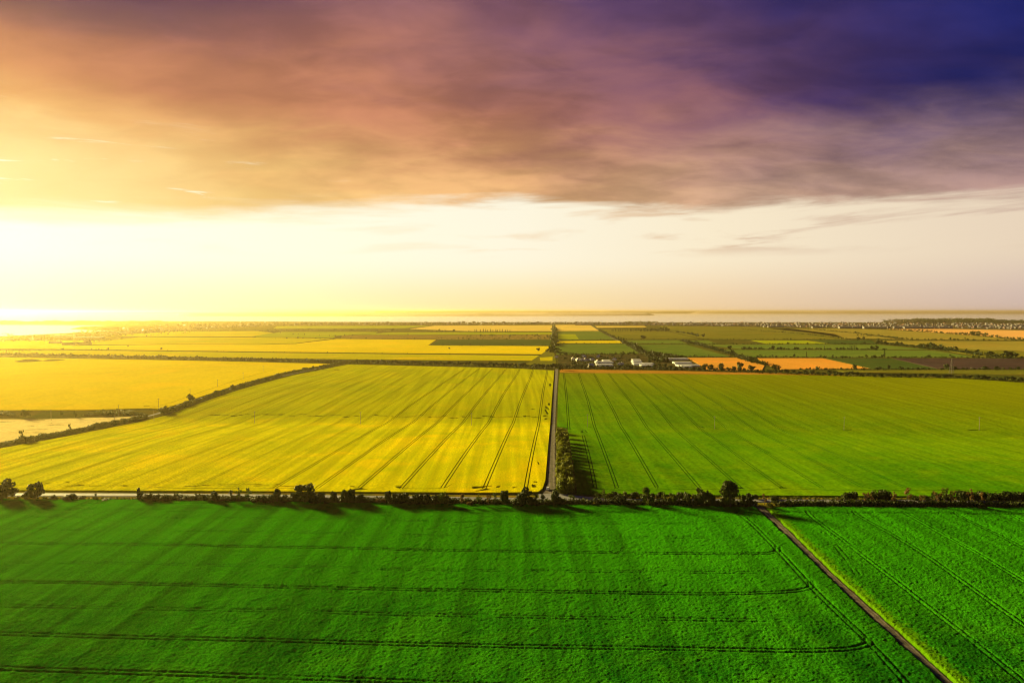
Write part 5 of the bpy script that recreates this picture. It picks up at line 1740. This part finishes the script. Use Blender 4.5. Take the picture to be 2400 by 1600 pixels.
# car standing at the mouth of the dirt track
x, y = G(1284, 1148)
car = tag(add('car', None, (x, y, float(T(x, y)) + 0.17), R(-6)), 'small blue and white car at the mouth of the dirt track', 'car')
prof = [(-2.05, 0.35), (-2.1, 0.75), (-1.95, 0.98), (-0.95, 1.05), (1.7, 1.05), (2.0, 0.9), (2.05, 0.45), (1.95, 0.32)]
mb = MB()
n = len(prof)
ring = lambda x_, k: [(x_, a, 0.3 + (c - 0.3) * k if c > 0.9 else c) for a, c in prof]
vv = [(-0.78, a, c) for a, c in prof] + [(-0.88, a * 0.985, c * 0.985) for a, c in prof] + [(0.88, a * 0.985, c * 0.985) for a, c in prof] + [(0.78, a, c) for a, c in prof]
ff = [tuple(range(n))]
ff = [(i, (i + 1) % n, n * k + n + (i + 1) % n - n * k, n + i) if k == 0 else (n * k + i, n * k + (i + 1) % n, n * (k + 1) + (i + 1) % n, n * (k + 1) + i) for k in range(3) for i in range(n)]
ff += [tuple(range(n - 1, -1, -1)), tuple(range(3 * n, 4 * n))]
mb.add(vv, ff)
add('body', mb.mesh('body', [M['car_blue']]), parent=car)
cab = [(-1.0, 1.03), (-0.35, 1.48), (1.1, 1.48), (1.65, 1.03)]
mb = MB()
vv = [(s * (0.80 if c < 1.2 else 0.66), a, c) for s in (-1, 1) for a, c in cab]
mb.add(vv, [(0, 1, 2, 3), (7, 6, 5, 4), (0, 4, 5, 1), (2, 6, 7, 3), (3, 7, 4, 0)])
add('window_glass', mb.mesh('window_glass', [M['dark']]), parent=car)
mb = MB(); mb.box(-0.67, 0.67, -0.36, 1.12, 1.475, 1.53)
add('roof', mb.mesh('roof', [M['car_white']]), parent=car)
mb = MB(); mb.box(-0.74, 0.74, -1.9, -1.02, 1.03, 1.075)
add('hood', mb.mesh('hood', [M['car_white']]), parent=car)
wb = MB(); wb.bar((-0.11, 0, 0), (0.11, 0, 0), 0.32, 0.32, 14)
rb = MB(); rb.bar((-0.125, 0, 0), (0.125, 0, 0), 0.18, 0.18, 10)
tm, rm = wb.mesh('tyre', [M['rubber']]), rb.mesh('rim', [M['steel']])
for sx_ in (-1, 1):
    for yy in (-1.3, 1.3):
        wh = add('wheel', tm, (sx_ * 0.8, yy, 0.32), parent=car)
        add('rim', rm, parent=wh)
hb = MB(); hb.box(-0.16, 0.16, -0.04, 0.04, -0.07, 0.07)
hm = hb.mesh('headlight', [M['car_white']])
for s in (-1, 1):
    add('headlight', hm, (s * 0.6, -2.08, 0.72), parent=car)

for px, py, lb in ((2333, 1184, 'small pale marker post on the near verge of the blue road'), (2243, 1186, 'small pale marker post between the rusty trees'), (2273, 1182, 'small pale marker post right at the rusty tree foot')):
    x, y = G(px, py)
    o = tag(add('marker_post', None, (x, y, float(T(x, y)) + 0.1), 0), lb, 'post', 'marker posts by the road')
    b = MB(); b.bar((0, 0, -0.2), (0, 0, 1.25), 0.11, 0.10, 6)
    add('post', b.mesh('post', [M['white']]), parent=o)
    b = MB(); b.bar((0, 0, 1.25), (0, 0, 1.5), 0.115, 0.10, 6)
    add('cap', b.mesh('cap', [M['roof_red']]), parent=o)
x, y = G(1768, 1185)
o = tag(add('culvert', None, (x, y, float(T(x, y)) + 0.2), R(10)), 'small pale concrete culvert head beside the path entrance', 'culvert')
b = MB(); b.box(-1.6, 1.6, -0.25, 0.25, 0, 0.9)
add('headwall', b.mesh('headwall', [M['white']]), parent=o)
b = MB(); b.bar((0, -0.5, 0.35), (0, 0.5, 0.35), 0.32, 0.32, 12)
add('pipe', b.mesh('pipe', [M['steel']]), parent=o)

# ------------------------------------------------------------------ haze
hz, k = mat('haze')
pv = k.n('ShaderNodeVolumePrincipled')
pv.inputs['Color'].default_value = (1.0, 0.78, 0.36, 1)
pv.inputs['Density'].default_value = 3.8e-5
pv.inputs['Anisotropy'].default_value = 0.80
k.n('ShaderNodeOutputMaterial', None, Volume=pv.outputs[0])
b = MB()
b.box(-70000, 70000, -9000, 70000, -9.0, 130.0)
tag(add('haze', b.mesh('haze', [hz])), 'warm evening haze over the plain', None, None, 'stuff')
